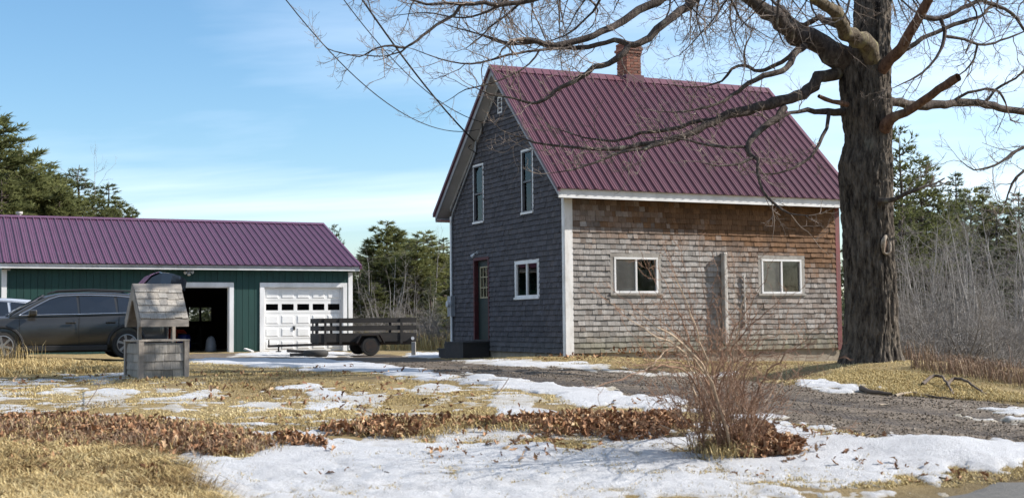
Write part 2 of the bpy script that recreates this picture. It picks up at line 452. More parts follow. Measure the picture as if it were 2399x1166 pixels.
def gravel_mat():
    m, nt, b = mat_new('gravel')
    f1 = noise_fac(nt, .6, 5, .6, (.35, 1, 1), 'Object', .35, .65)
    c = mixrgb(nt, f1, (.205, .165, .125), (.125, .10, .077))
    t = nt.nodes.new('ShaderNodeTexCoord')
    v = N(nt, 'ShaderNodeTexVoronoi'); v.inputs['Scale'].default_value = 26; nt.links.new(t.outputs['Object'], v.inputs['Vector'])
    r = N(nt, 'ShaderNodeValToRGB'); nt.links.new(v.outputs['Color'], r.inputs[0])
    r.color_ramp.elements[0].color = (.045, .035, .026, 1); r.color_ramp.elements[1].color = (.22, .18, .14, 1)
    c = mixrgb(nt, .5, c, r.outputs[0]); fm = noise_fac(nt, 5, 5, .75, (.5, 1.4, 1), 'Object', .42, .62); c = mixrgb(nt, fm, c, (.062, .048, .036))
    c = mixrgb(nt, attr(nt, 'wet'), c, (.05, .043, .04))
    nt.links.new(c, b.inputs['Base Color']); b.inputs['Roughness'].default_value = .9; b.inputs['Specular IOR Level'].default_value = .25
    bump(nt, b, v.outputs['Distance'], .8, .02)
    return m
def snow_mat():
    m, nt, b = mat_new('old_snow')
    f = noise_fac(nt, 1.6, 6, .65, None, 'Object', .45, .8)
    f2 = noise_fac(nt, 18, 5, .7, None, 'Object', .55, .8)
    c = mixrgb(nt, f, (.60, .605, .62), (.42, .42, .43)); c = mixrgb(nt, f2, c, (.40, .385, .365))
    f4 = noise_fac(nt, 55, 4, .8, None, 'Object', .60, .74); c = mixrgb(nt, f4, c, (.20, .16, .12))
    edge = N(nt, 'ShaderNodeMapRange'); nt.links.new(attr(nt, 'thick'), edge.inputs[0]); edge.inputs[1].default_value = .0; edge.inputs[2].default_value = .018
    edge.inputs[3].default_value = .8; edge.inputs[4].default_value = 0
    c = mixrgb(nt, edge.outputs[0], c, (.34, .285, .19))
    nt.links.new(c, b.inputs['Base Color']); b.inputs['Roughness'].default_value = .55; b.inputs['Specular IOR Level'].default_value = .35
    b.inputs['Subsurface Weight'].default_value = 0.0
    bump(nt, b, noise_fac(nt, 22, 7, .8, None, 'Object', .2, .8), .9, .045)
    return m
M['ground'], M['gravel'], M['snow'] = ground_mat(), gravel_mat(), snow_mat()
M['asphalt'] = simple('worn_asphalt', (.065, .063, .06), (.10, .095, .085), .9, 20, None, .6, bscale=60)

# ---- the ground: one sheet to the horizon, finer near the house
def ground_sheet():
    xs = np.unique(np.concatenate([np.linspace(-1500, -60, 16), np.linspace(-60, -16, 30), np.linspace(-16, 16, 260), np.linspace(16, 60, 30), np.linspace(60, 1500, 16)]))
    ys = np.unique(np.concatenate([np.linspace(-300, 2, 10), np.linspace(2, 9, 16), np.linspace(9, 26, 190), np.linspace(26, 50, 110), np.linspace(50, 120, 40), np.linspace(120, 2500, 16)]))
    X, Y = np.meshgrid(xs, ys); nx, ny = len(xs), len(ys)
    idx = np.arange(nx * ny).reshape(ny, nx)
    F = np.stack([idx[:-1, :-1], idx[:-1, 1:], idx[1:, 1:], idx[1:, :-1]], -1).reshape(-1, 4)
    Z = tz(X, Y) + (fbm(X * 3, Y * 3, 71, 3) - .5) * .035
    d = sdist(DRIVE, X, Y); r = sdist(ROADP, X, Y)
    # pressed down under the driveway and the road so those sheets lie clear of it
    Z = Z - .03 * sstep(-.25, .05, np.maximum(d, r)) - .03 * sstep(-.05, .05, np.maximum(d, r))
    dirt = np.clip(sstep(-.5, .1, d) * .8 + sstep(-.7, .0, r) * .6 + sstep(52, 60, Y) * .5, 0, 1)
    o = np_mesh('ground', np.stack([X, Y, Z], -1).reshape(-1, 3), F, M['ground'], None, {'dirt': dirt.ravel()}, True)
    tag(o, 'straw coloured dead lawn sloping up from the road to the house', None, None, 'structure')
ground_sheet()
def strip(name, poly, mat, res, label, lift, wetf=None):
    x0, y0 = poly.min(0); x1, y1 = poly.max(0)
    x0 = max(x0, -20); x1 = min(x1, 24)
    X, Y, F = grid(x0, x1, int((x1 - x0) / res) + 2, y0, y1, int((y1 - y0) / res) + 2)
    nz = (fbm(X * 1.6, Y * 1.6, 91, 4) - .5) * .7
    d = sdist(poly, X, Y) + nz
    Z = tz(X, Y) + lift + np.clip(d * .18, -.1, .0) + (fbm(X * 6, Y * 6, 95, 3) - .5) * .012
    wet = wetf(X, Y) if wetf else np.zeros(X.shape)
    Z = Z - wet * .05
    keep = (d.ravel()[F] > -.3).any(1)
    F = F[keep]; used = np.unique(F); remap = np.zeros(X.size, int); remap[used] = np.arange(len(used))
    o = np_mesh(name, np.stack([X, Y, Z], -1).reshape(-1, 3)[used], remap[F], mat, None, {'wet': wet.ravel()[used]}, True)
    return tag(o, label, None, None, 'structure')
RUTS = [np.array([G(px, py).xy for px, py in pl]) for pl in
        ([(2600, 1038), (2399, 1022), (2230, 1003), (2100, 988), (1950, 966), (1780, 946), (1600, 926), (1400, 905), (1200, 878), (1060, 862)],
         [(2600, 1000), (2399, 984), (2200, 966), (2000, 946), (1800, 926), (1600, 906), (1400, 886), (1200, 866), (1050, 852)])]
def rut_wet(X, Y):
    w = np.zeros(X.shape)
    for pl in RUTS:
        d = np.full(X.shape, 1e9)
        for i in range(len(pl) - 1):
            ax, ay = pl[i]; ex, ey = pl[i + 1] - pl[i]; t = np.clip(((X - ax) * ex + (Y - ay) * ey) / (ex * ex + ey * ey), 0, 1)
            d = np.minimum(d, np.hypot(X - ax - t * ex, Y - ay - t * ey))
        w = np.maximum(w, np.exp(-(d / .20) ** 2) * (.6 + 1.0 * (fbm(X * .7, Y * .7, 99, 3) - .3)))
    return np.clip(w, 0, 1)
strip('driveway', DRIVE, M['gravel'], .09, 'grey gravel driveway with wheel ruts curving behind the shrub to the garage', 0.0, rut_wet)
strip('road', ROADP, M['asphalt'], .12, 'grey asphalt edge of the road in the lower right corner', 0.0)
def snow_sheet(name, x0, x1, y0, y1, rx, ry, label):
    X, Y, F = grid(x0, x1, int((x1 - x0) / rx), y0, y1, int((y1 - y0) / ry))
    h = snow_h(X, Y); Z = tz(X, Y) + h
    keep = (h.ravel()[F] > -.02).any(1)
    F = F[keep]; used = np.unique(F); remap = np.zeros(X.size, int); remap[used] = np.arange(len(used))
    o = np_mesh(name, np.stack([X, Y, Z], -1).reshape(-1, 3)[used], remap[F], M['snow'], None, {'thick': h.ravel()[used]}, True)
    return tag(o, label, None, None, 'structure')
snow_sheet('snow', -9.5, 9.5, 9.2, 20.0, .045, .045, 'patchy old snow along the roadside and across the lawn')
snow_sheet('snow', -16, 10, 20.0, 44, .09, .07, 'remains of snow along the driveway and by the house')

# ================================================================ THE SHINGLED HOUSE
HA = 0.44
HO = Vector((1.184, 28.443, -0.80))            # near corner at the ground
HU = Vector((math.cos(HA), math.sin(HA), 0)); HV = Vector((-math.sin(HA), math.cos(HA), 0))
LW, DW = 7.64, 6.62                            # long wall, gable wall
OG, OV = 0.324, 0.337                          # overhangs
ZE, ZR, VR = 3.76, 7.075, 3.2                  # roof edge, ridge, ridge position (local)
SL_F = (ZR - ZE) / (VR + OV); SL_B = (ZR - ZE) / (DW + OV - VR)
def roof_z(v): return ZE + (v + OV) * SL_F if v < VR else ZE + (DW + OV - v) * SL_B
def on_plane(px, py, O, n):
    d = ray(px, py); t = (O.dot(n)) / d.dot(n); return d * t
def long_uv(px, py):
    p = on_plane(px, py, HO, HV) - HO; return p.dot(HU), p.z
def gable_vz(px, py):
    p = on_plane(px, py, HO, HU) - HO; return p.dot(HV), p.z

house = empty('shingled_house', HO, HA)
tag(house, 'grey cedar shingled house with burgundy metal roof and brick chimney', 'house')

# openings
def rect_long(x0, y0, x1, y1):
    u0, z1 = long_uv(x0, y0); u1, z0 = long_uv(x1, y1); return u0, u1, z0, z1
def rect_gable(x0, y0, x1, y1):               # x0 far side, x1 near side (v decreases to the right)
    va, za = gable_vz(x0, (y0)); vb, zb = gable_vz(x1, y1); return vb, va, zb, za
u0, zt = long_uv(1437, 602); u1, zb_ = long_uv(1541, 686)
WL1 = (u0, u1, zb_, zt)
u0, _ = long_uv(1782, 607); u1, _ = long_uv(1877, 688)
WL2 = (u0, u1, zb_ - .01, zt + .0)
v1, zA = gable_vz(1112, 392); v0, zB = gable_vz(1134, 517); WG1 = (v0, v1, zB, zA)
v1, zA2 = gable_vz(1225, 357); v0, zB2 = gable_vz(1250, 494); WG2 = (v0, v1, zB2 , zA2 )
zG = (zA + zA2) / 2; zH = (zB + zB2) / 2
v1, zA3 = gable_vz(1210, 616); v0, zB3 = gable_vz(1264, 694); WG3 = (v0, v1, zB3, zA3)
v1, zA4 = gable_vz(1114, 611); v0, zB4 = gable_vz(1147, 795); DG = (v0, v1, zB4, zA4)

EXP = 0.123; SB = 0.105
def in_ranges(a, b, z0, z1, holes):
    segs = [(a, b)]
    for (h0, h1, g0, g1) in holes:
        if z1 <= g0 + .01 or z0 >= g1 - .01: continue
        ns = []
        for (s, e) in segs:
            if h1 <= s or h0 >= e: ns.append((s, e)); continue
            if h0 > s: ns.append((s, h0))
            if h1 < e: ns.append((h1, e))
        segs = ns
    return [(s, e) for s, e in segs if e - s > .02]
def shingle_verts(a, b, z0, z1, tb, tt, dz0, dz1, side):
    # (along, out, up); wedge: thick butt, thin head
    vs = [(a, 0, z0 + dz0), (b, 0, z0 + dz1), (b, tb, z0 + dz1), (a, tb, z0 + dz0), (a, 0, z1), (b, 0, z1), (b, tt, z1), (a, tt, z1)]
    fs = [(0, 1, 2, 3), (3, 2, 6, 7), (0, 3, 7, 4), (1, 5, 6, 2), (4, 7, 6, 5), (0, 4, 5, 1)]
    if side == 'long': vs = [(x, -y - .012, z) for x, y, z in vs]
    else: vs = [(-y - .012, x, z) for x, y, z in vs]
    return vs, fs
def shingles(side, length, ztop, holes, rangef, warmf, mossf, pick):
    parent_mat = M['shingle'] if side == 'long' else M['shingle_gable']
    wall = MB(); items = []
    z = SB; r = 0
    while z < ztop - .03:
        z1 = z + EXP
        a, b = rangef(z + EXP * .5)
        if b - a < .05: break
        parts = [(s, e, z, z1) for s, e in in_ranges(a, b, z, z1, holes)]
        for (h0, h1, g0, g1) in holes:
            if z + .02 < g1 < z1 - .02: parts.append((h0, h1, g1, z1))
            if z + .02 < g0 < z1 - .02: parts.append((h0, h1, z, g0))
        for (s, e, zl, zh) in parts:
            if side == 'long': wall.add([(s, -.01, zl), (e, -.01, zl), (e, -.01, zh), (s, -.01, zh)], [(0, 1, 2, 3)])
            else: wall.add([(-.01, s, zl), (-.01, e, zl), (-.01, e, zh), (-.01, s, zh)], [(3, 2, 1, 0)])
            x = s
            while x < e - .004:
                w = random.uniform(.085, .205)
                x2 = min(e, x + w)
                if e - x2 < .05: x2 = e
                j = random.gauss(0, .003)
                butt = (random.uniform(.020, .032) if side == 'long' else random.uniform(.026, .034)) + (.010 if random.random() < .05 else 0)
                vs, fs = shingle_verts(x + .0022, x2 - .0022, zl, min(zh + (.012 if zh == z1 else 0), ztop + .05), butt, .003, j - .004, j + random.gauss(0, .0025) - .004, side)
                uc, zc = (x + x2) / 2, z + EXP / 2
                items.append((vs, fs, random.random() if side == 'long' else .5 + .75 * (random.random() - .5), warmf(uc, zc), mossf(uc, zc), uc, zc))
                x = x2
        z = z1; r += 1
    wobj = wall.build('long_wall' if side == 'long' else 'gable_wall', M['sheath'], house)
    items.sort(key=lambda t: pick(t[5], t[6]))
    for (vs, fs, tint, warm, moss, uc, zc) in items[:300 if side == 'long' else 0]:
        np_mesh('shingle', vs, fs, parent_mat, wobj, {'tint': [tint] * 8, 'warm': [warm] * 8, 'moss': [moss] * 8})
    V, F, T, W_, S_ = [], [], [], [], []
    for (vs, fs, tint, warm, moss, uc, zc) in items[300 if side == 'long' else 0:]:
        b0 = len(V); V += vs; F += [tuple(i + b0 for i in f) for f in fs]; T += [tint] * 8; W_ += [warm] * 8; S_ += [moss] * 8
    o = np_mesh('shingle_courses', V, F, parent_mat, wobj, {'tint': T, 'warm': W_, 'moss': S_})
    o['kind'] = 'stuff'
    return wobj
def cas(h, c=0.085): return (h[0] - c, h[1] + c, h[2] - c, h[3] + c)
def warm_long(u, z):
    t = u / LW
    k = 1.0 * float(sstep(2.35, 3.1, z)) * (.7 + .3 * float(sstep(.0, .35, t))) + .8 * float(sstep(.35, .95, t)) * float(sstep(1.5, 2.5, z)) + .30 * float(sstep(.35, .9, t))  # unbleached brown band under the eave, darkened further to deepen the eave shadow
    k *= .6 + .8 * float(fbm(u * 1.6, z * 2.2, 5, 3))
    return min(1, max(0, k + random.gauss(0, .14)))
def moss_long(u, z): return max(0, min(.8, .75 * (1 - float(sstep(.1, .75, z))) * (.6 + .6 * random.random())))
CBL, CBR = 0.175, 0.12          # corner board widths on the long wall
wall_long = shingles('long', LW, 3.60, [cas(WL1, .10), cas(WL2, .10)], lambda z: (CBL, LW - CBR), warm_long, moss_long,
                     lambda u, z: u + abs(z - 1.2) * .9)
def gable_range(z):
    lo, hi = 0.10, DW - .10
    if z > 3.4:
        lo = max(lo, (z - ZE + .22) / SL_F - OV + .02); hi = min(hi, DW + OV - (z - ZE + .22) / SL_B - .02)
    return lo, hi
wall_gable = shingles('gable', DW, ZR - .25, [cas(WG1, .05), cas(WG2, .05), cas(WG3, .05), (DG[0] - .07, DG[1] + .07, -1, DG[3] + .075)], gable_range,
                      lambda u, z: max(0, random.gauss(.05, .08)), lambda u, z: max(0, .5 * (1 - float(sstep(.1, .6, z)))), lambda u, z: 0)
# the two hidden walls
b = MB(); b.box(LW - .03, LW + .0, .0, DW, .1, ZE - .02); b.prism([(0 - OV + .36, ZE), (DW + OV - .36, ZE), (VR, ZR - .3)], 0, LW - .03, LW)
b.build('end_wall', M['shingle_gable_plain'] if 'shingle_gable_plain' in M else M['grey_wood'], house)
MB().box(0.05, LW, DW - .03, DW, .1, ZE - .02).build('rear_wall', M['grey_wood'], house)
MB().box(.03, LW - .03, .03, DW - .03, -.5, .12).build('foundation', M['concrete'], house)
# corner boards
def board(name, mat, *bx): return MB().box(*bx).build(name, mat, house, bevel=.004)
board('corner_board', M['white_old'], -.028, CBL, -.034, -.012, .03, 3.62)
board('corner_board', M['white_old'], -.034, -.012, -.011, .10, .03, 3.64)
board('corner_board', M['white'], -.036, -.012, DW - .10, DW + .02, .06, 3.66)
board('corner_board', M['red'], LW - CBR, LW + .02, -.036, -.012, .05, 3.62)
# eave fascia, soffits
board('fascia', M['white'], -OG, LW + OG, -OV - .004, -OV + .022, ZE - .235, ZE - .035)
board('eave_soffit', M['darkwood'], -OG + .03, LW + OG - .03, -OV + .022, .0, ZE - .215, ZE - .19)
board('rear_fascia', M['white'], -OG, LW + OG, DW + OV - .022, DW + OV, ZE - .235, ZE - .035)
board('rear_soffit', M['red'], -OG + .03, LW + OG - .03, DW, DW + OV - .022, ZE - .215, ZE - .19)
# roof: deck, rake boards, metal panels with ribs, ridge cap
roof = MB().prism([(-OV, ZE - .03), (VR, ZR - .03), (DW + OV, ZE - .03), (DW + OV, ZE - .15), (VR, ZR - .16), (-OV, ZE - .15)], 0, -OG + .03, LW + OG - .03).build('roof', M['soffit'], house)
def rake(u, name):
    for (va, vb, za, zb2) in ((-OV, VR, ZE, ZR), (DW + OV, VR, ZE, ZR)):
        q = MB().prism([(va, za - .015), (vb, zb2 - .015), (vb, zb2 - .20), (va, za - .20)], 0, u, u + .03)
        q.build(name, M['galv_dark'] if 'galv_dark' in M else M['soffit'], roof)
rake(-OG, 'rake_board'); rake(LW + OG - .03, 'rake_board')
for (va, vb, za, zb2) in ((.02, VR, 0, 0), (DW - .02, VR, 0, 0)):       # frieze boards where wall meets soffit
    za = roof_z(va) - .165; zb2 = roof_z(vb) - .175
    MB().prism([(va, za), (vb, zb2), (vb, zb2 - .12), (va, za - .12)], 0, -.045, -.012).build('frieze_board', M['soffit'], house)
def rib_profile(w):
    # across one panel: tall ribs every 0.2286 m, two low stiffeners between
    pts = []; x = 0.0
    while x < w - .001:
        for dx, h in ((0, .0), (.010, .0), (.024, .038), (.048, .038), (.062, 0), (.100, 0), (.108, .011), (.122, .011), (.130, 0), (.165, 0), (.173, .011), (.187, .011), (.195, 0)):
            if x + dx <= w: pts.append((x + dx, h))
        x += .2286
    pts.append((w, 0)); return pts
def metal_roof(rf, u0, u1, va, za, vb, zb2, mat, t=.012):
    run = Vector((0, vb - va, zb2 - za)); n = Vector((1, 0, 0)).cross(run).normalized()
    if n.z < 0: n = -n
    w = .9144; u = u0
    while u < u1 - .02:
        ww = min(w, u1 - u); pr = rib_profile(ww); vs = []; k = len(pr)
        tilt = random.uniform(0, .003)
        for (v, z) in ((va, za), (vb, zb2)):
            for (x, h) in pr: p = Vector((u + x, v, z)) + n * (h + t + tilt); vs.append(p)
            for (x, h) in pr: p = Vector((u + x, v, z)) + n * (h + t - .004 + tilt); vs.append(p)
        me_v = vs; fs = []
        for i in range(k - 1):
            fs.append((i, i + 1, 2 * k + i + 1, 2 * k + i)); fs.append((k + i + 1, k + i, 3 * k + i, 3 * k + i + 1))
            fs.append((i + 1, i, k + i, k + i + 1))
        q = MB(); q.add(me_v, fs); q.build('roof_panel', mat, rf)
        u += w
ue0, ue1 = -OG - .03, LW + OG + .03
metal_roof(roof, ue0, ue1, -OV - .05, ZE - .05 * SL_F, VR, ZR, M['roof'])
metal_roof(roof, ue0, ue1, DW + OV + .05, ZE - .05 * SL_B, VR, ZR, M['roof'])
cap = MB()
for (vb, s) in ((VR - .17, SL_F), (VR + .17, SL_B)):
    cap.add([(ue0 - .02, VR, ZR + .062), (ue1 + .02, VR, ZR + .062), (ue1 + .02, vb, ZR + .05 - .17 * s), (ue0 - .02, vb, ZR + .05 - .17 * s)], [(0, 1, 2, 3) if vb < VR else (3, 2, 1, 0)])
cap.build('ridge_cap', M['roof'], roof)
# rake trim in roof colour along each slope end
for u in (ue0 - .025, ue1 - .055):
    for (va, vb, za, zb2) in ((-OV - .05, VR, ZE - .05 * SL_F, ZR), (DW + OV + .05, VR, ZE - .05 * SL_B, ZR)):
        MB().prism([(va, za + .048), (vb, zb2 + .055), (vb, zb2 - .03), (va, za - .05)], 0, u, u + .08).build('rake_trim', M['roof'], roof)

# chimney of single bricks
def brick_mat():
    m, nt, b = mat_new('chimney_brick')
    oi = nt.nodes.new('ShaderNodeObjectInfo')
    r = N(nt, 'ShaderNodeValToRGB'); nt.links.new(oi.outputs['Random'], r.inputs[0])
    r.color_ramp.elements[0].color = (.17, .055, .035, 1); r.color_ramp.elements[1].color = (.33, .14, .085, 1)
    e = r.color_ramp.elements.new(.5); e.color = (.25, .09, .055, 1)
    f = noise_fac(nt, 14, 5, .7, None, 'Object', .45, .75)
    c = mixrgb(nt, f, r.outputs[0], (.12, .11, .09))
    nt.links.new(c, b.inputs['Base Color']); b.inputs['Roughness'].default_value = .9
    bump(nt, b, noise_fac(nt, 40, 4, .7, None, 'Object', .2, .8), .5, .01)
    return m
M['brick'] = brick_mat()
M['mortar'] = simple('mortar', (.26, .23, .2), (.18, .165, .15), .95, 12, None, .4)
M['soot'] = simple('sooty_cap', (.10, .10, .09), (.05, .05, .05), .9, 12)
def chimney():
    # find the place along the ridge that projects at photo x 1468 for the near front corner
    best = min(np.linspace(1, 6, 400), key=lambda u: abs((lambda p: CXP + FPX * p.dot(R2) / p.dot(_F))(HO + HU * u + HV * (VR - .12) + Vector((0, 0, ZR))) - 1469))
    cw, cd = .43, .52; zb, zt = ZR - .55, ZR + .91
    ch = MB().box(best + .02, best + cw - .02, VR - .10, VR + cd - .14, zb, zt - .02).build('chimney', M['mortar'], house)
    z = zb; k = 0
    bricks = {}
    def bmesh_(lx, ly):
        key = (round(lx, 3), round(ly, 3))
        if key not in bricks:
            bricks[key] = MB().box(-lx / 2, lx / 2, -ly / 2, ly / 2, 0, .063).mesh('brick')
            bricks[key].materials.append(M['brick'])
        return bricks[key]
    x0, x1, y0, y1 = best, best + cw, VR - .12, VR + cd - .12
    while z < zt:
        lv = (zt - z) / .075
        ex = .0
        if 2.2 < lv < 3.4: ex = .045
        elif 3.4 <= lv < 4.4: ex = .025
        elif lv <= 2.2: ex = .018
        X0, X1, Y0, Y1 = x0 - ex, x1 + ex, y0 - ex, y1 + ex
        t = .095; off = (k % 2)
        segs = []
        n = 2
        for (a, c, horiz, const) in ((X0, X1, True, Y0 + t / 2), (X0, X1, True, Y1 - t / 2), (Y0 + t, Y1 - t, False, X0 + t / 2), (Y0 + t, Y1 - t, False, X1 - t / 2)):
            L = c - a; cuts = [0, .5, 1] if not off else [0, .25, .75, 1]
            for i in range(len(cuts) - 1):
                l = L * (cuts[i + 1] - cuts[i]) - .010; mid = a + L * (cuts[i] + cuts[i + 1]) / 2
                me = bmesh_(l, t) if horiz else bmesh_(t, l)
                o = bpy.data.objects.new('brick', me); COL.objects.link(o); o.parent = ch
                jx, jy = random.gauss(0, .003), random.gauss(0, .003)
                o.location = (mid + jx, const + jy, z) if horiz else (const + jx, mid + jy, z)
        z += .075; k += 1
    MB().box(x0 + .04, x1 - .04, y0 + .04, y1 - .04, zt - .03, zt + .02).build('flue_cap', M['soot'], ch)
    MB().box(x0 - .05, x1 + .05, y0 - .05, y1 + .05, ZR - .3, ZR + .07).build('flashing', M['roof'], ch)
chimney()

# ---- windows: frames standing in real openings, panes and rooms behind them
def window(rect, side, kind, casing, cmat, fmat=None, blind=False, name_label=None, sillext=0.0):
    a0, a1, z0, z1 = rect; fmat = fmat or M['white']
    def pb(x0, x1, d0, d1, za, zb):        # along, depth outwards, up
        return (x0, x1, -d1, -d0, za, zb) if side == 'long' else (-d1, -d0, x0, x1, za, zb)
    root = MB()
    c = casing
    if c > 0:
        root.box(*pb(a0 - c, a1 + c, .002, .034, z1, z1 + c)); root.box(*pb(a0 - c * 1.1, a1 + c * 1.1, .002, .060, z0 - .05, z0)); root.box(*pb(a0 - c, a1 + c, .002, .034, z0 - c, z0 - .05))
        root.box(*pb(a0 - c, a0, .002, .030, z0, z1)); root.box(*pb(a1, a1 + c, .002, .030, z0, z1))
    else:
        root.box(*pb(a0, a1, .002, .03, z1 - .01, z1 + .03))
    w = root.build('window', cmat, house)
    if name_label: w['label'] = name_label
    fr = MB(); t = .045 if kind == 'slider' else .03
    fr.box(*pb(a0, a1, -.05, .040, z1 - t, z1)); fr.box(*pb(a0, a1, -.05, .044, z0, z0 + t)); fr.box(*pb(a0, a0 + t, -.05, .038, z0 + t, z1 - t)); fr.box(*pb(a1 - t, a1, -.05, .038, z0 + t, z1 - t))
    mid = (a0 + a1) / 2; zm = (z0 + z1) / 2
    if kind == 'slider': fr.box(*pb(mid - .022, mid + .022, -.05, .036, z0 + t, z1 - t))
    else: fr.box(*pb(a0 + t, a1 - t, -.05, .030, zm - .02, zm + .02))
    fr.build('frame', fmat, w)
    if kind == 'slider':
        MB().box(*pb(a0 + t, mid - .022, -.006, -.002, z0 + t, z1 - t)).build('pane', M['glass'], w)
        MB().box(*pb(mid + .022, a1 - t, -.012, -.008, z0 + t, z1 - t)).build('pane', M['glass'], w)
        if blind: MB().box(*pb(a0 + t, mid - .005, -.035, -.028, z0 + t - .03, z1 - t + .03)).build('blind', M['blind'], w)
    else:
        MB().box(*pb(a0 + t, a1 - t, -.006, -.002, zm + .02, z1 - t)).build('pane', M['glass'], w)
        MB().box(*pb(a0 + t, a1 - t, -.02, -.016, z0 + t, zm - .02)).build('pane', M['glass'], w)
    return w
window(WL1, 'long', 'slider', .10, M['grey_wood'], blind=True, name_label='white sliding window with weathered grey casing, nearer the corner')
window(WL2, 'long', 'slider', .10, M['grey_wood'], blind=True, name_label='white sliding window with weathered grey casing, nearer the tree')
window(WG1, 'gable', 'sash', .05, M['white'], M['sash'])
window(WG2, 'gable', 'sash', .05, M['white'], M['sash'])
window(WG3, 'gable', 'slider', .055, M['white'], blind=False)
# rooms behind the panes
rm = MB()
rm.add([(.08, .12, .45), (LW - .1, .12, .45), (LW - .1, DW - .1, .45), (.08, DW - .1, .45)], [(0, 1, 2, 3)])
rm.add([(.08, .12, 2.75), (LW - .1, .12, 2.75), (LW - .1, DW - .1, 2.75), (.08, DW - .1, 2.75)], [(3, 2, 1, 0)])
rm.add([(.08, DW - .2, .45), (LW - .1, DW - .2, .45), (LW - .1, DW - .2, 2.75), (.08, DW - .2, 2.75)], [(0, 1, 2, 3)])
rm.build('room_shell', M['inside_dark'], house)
um = (WL1[0] + WL1[1]) / 2
MB().box(um - .1, LW - .3, 3.4, 3.5, .46, zt - .12).build('room_partition', M['inside_green'], house)
MB().box(um + .15, um + .45, 3.2, 3.39, .46, zt - .3).build('room_doorpost', M['darkwood'], house)

# ---- gable door
def door():
    v0, v1, z0, z1 = DG
    d = MB(); t = .07
    d.box(-.04, .10, v0 - t, v0, z0, z1 + t); d.box(-.04, .10, v1, v1 + t, z0, z1 + t); d.box(-.042, .10, v0, v1, z1, z1 + t + .003)
    dr = d.build('door', M['door_red'], house)
    dr['label'] = 'dark green door in red frame with small cream lights'
    zq = z0 + (z1 - z0) * .52
    MB().box(.075, .115, v0, v1, z0, zq).box(.075, .115, v0, v1, z1 - .16, z1).box(.075, .115, v0, v0 + .14, zq, z1 - .16).box(.075, .115, v1 - .14, v1, zq, z1 - .16).build('leaf', M['door_green'], dr)
    a, c = v0 + .14, v1 - .14; zc = z1 - .16
    fr = MB(); fr.box(.058, .1, a, a + .03, zq, zc); fr.box(.058, .1, c - .03, c, zq, zc); fr.box(.058, .1, a, c, zq, zq + .03); fr.box(.058, .1, a, c, zc - .03, zc)
    fr.build('light_frame', M['cream'], dr)
    for i in (1, 2):
        x = a + (c - a) * i / 3; MB().box(.062, .095, x - .011, x + .011, zq + .03, zc - .03).build('muntin', M['cream'], dr)
        zz = zq + (zc - zq) * i / 3; MB().box(.060, .095, a + .03, c - .03, zz - .011, zz + .011).build('muntin', M['cream'], dr)
    for i in range(3):
        for k in range(3):
            MB().box(.08, .084, a + (c - a) * i / 3 + .012, a + (c - a) * (i + 1) / 3 - .012, zq + (zc - zq) * k / 3 + .012, zq + (zc - zq) * (k + 1) / 3 - .012).build('pane', M['glass'], dr)
    MB().tube([(.06, v0 + .07, z0 + .95), (.03, v0 + .07, z0 + .95)], .028, 10).build('knob', M['chrome'], dr)
    MB().box(-.05, .12, v0 - .05, v1 + .05, z0 - .04, z0 - .002).build('sill', M['darkwood'], dr)
    # sides of the opening
door()
# gable vent with slats
vv, vz = gable_vz(1174, 246)
vt = MB().box(-.04, -.012, vv - .13, vv + .13, vz + .17, vz + .21).box(-.04, -.012, vv - .13, vv + .13, vz - .21, vz - .17).box(-.04, -.012, vv - .13, vv - .09, vz - .17, vz + .17).box(-.04, -.012, vv + .09, vv + .13, vz - .17, vz + .17).build('gable_vent', M['white'], house)
for k in range(5):
    zz = vz - .14 + k * .07
    MB().prism([(-.035, zz - .02), (-.03, zz - .025), (-.008, zz + .02), (-.013, zz + .025)], 1, vv - .09, vv + .09).build('slat', M['white'], vt)
# porch light by the door
pv, pz = gable_vz(1121, 592)
lt = MB().tube([(-.012, pv, pz), (-.05, pv, pz)], .045, 10).tube([(-.05, pv, pz), (-.11, pv + .05, pz - .02)], .016, 6).build('porch_light', M['galv'], house)
MB().tube([(-.09, pv + .05, pz - .03), (-.15, pv + .10, pz - .10)], [.025, .05], 10).build('bulb', M['clearlamp'], lt)
# electric service: meter box, conduit, mast brackets
mv, mz = gable_vz(1062, 716)
mt = MB().box(-.15, -.03, DW - .32, DW - .06, mz - .28, mz + .26).build('meter_box', M['galv'], house)
MB().tube([(-.15, DW - .19, mz + .05), (-.22, DW - .19, mz + .05)], .085, 14).build('meter_dial', M['clearlamp'], mt)
wx, wz = gable_vz(1121, 332)
MB().tube([(-.07, DW - .2, mz + .26), (-.07, DW - .2, 3.5), (-.08, DW - .3, 3.72), (-.08, wx + .03, wz - .25), (-.08, wx, wz)], .022, 8).build('conduit', M['galv'], house)
MB().tube([(-.07, DW - .2, mz - .28), (-.07, DW - .2, -.1)], .022, 8).build('conduit', M['galv'], house)
wv2, wz2 = gable_vz(1135, 287)
MB().tube([(-.05, wv2, wz2 + .05), (-.06, wv2 + .02, wz2 - .30)], .02, 6).build('wire_bracket', M['steel'], house)
loop = [(-.1 - .12 * math.sin(k * .7), wx + .12 + .09 * math.cos(k * .7), wz - .05 - .05 * k) for k in range(9)]
MB().tube(loop, .012, 6).build('drip_loop', M['wire'], house)
# vertical boxed pipe on the long wall and a thin stake beside it
pu, pz1 = long_uv(1690, 592); pu2, pz0 = long_uv(1692, 806)
MB().box(pu - .05, pu + .05, -.17, -.035, pz0, pz1).build('wall_pipe', M['pipe'], house, bevel=.02)
pu3, pza = long_uv(1741, 645); _, pzb = long_uv(1743, 765)
MB().tube([(pu3, -.06, pzb), (pu3 - .02, -.06, pza)], .02, 6).build('wall_conduit', M['pipe'], house)
# concrete ledge by the foundation
MB().box(5.3, 7.3, -.40, -.04, -.45, -.22).build('foundation_ledge', M['concrete'], house)

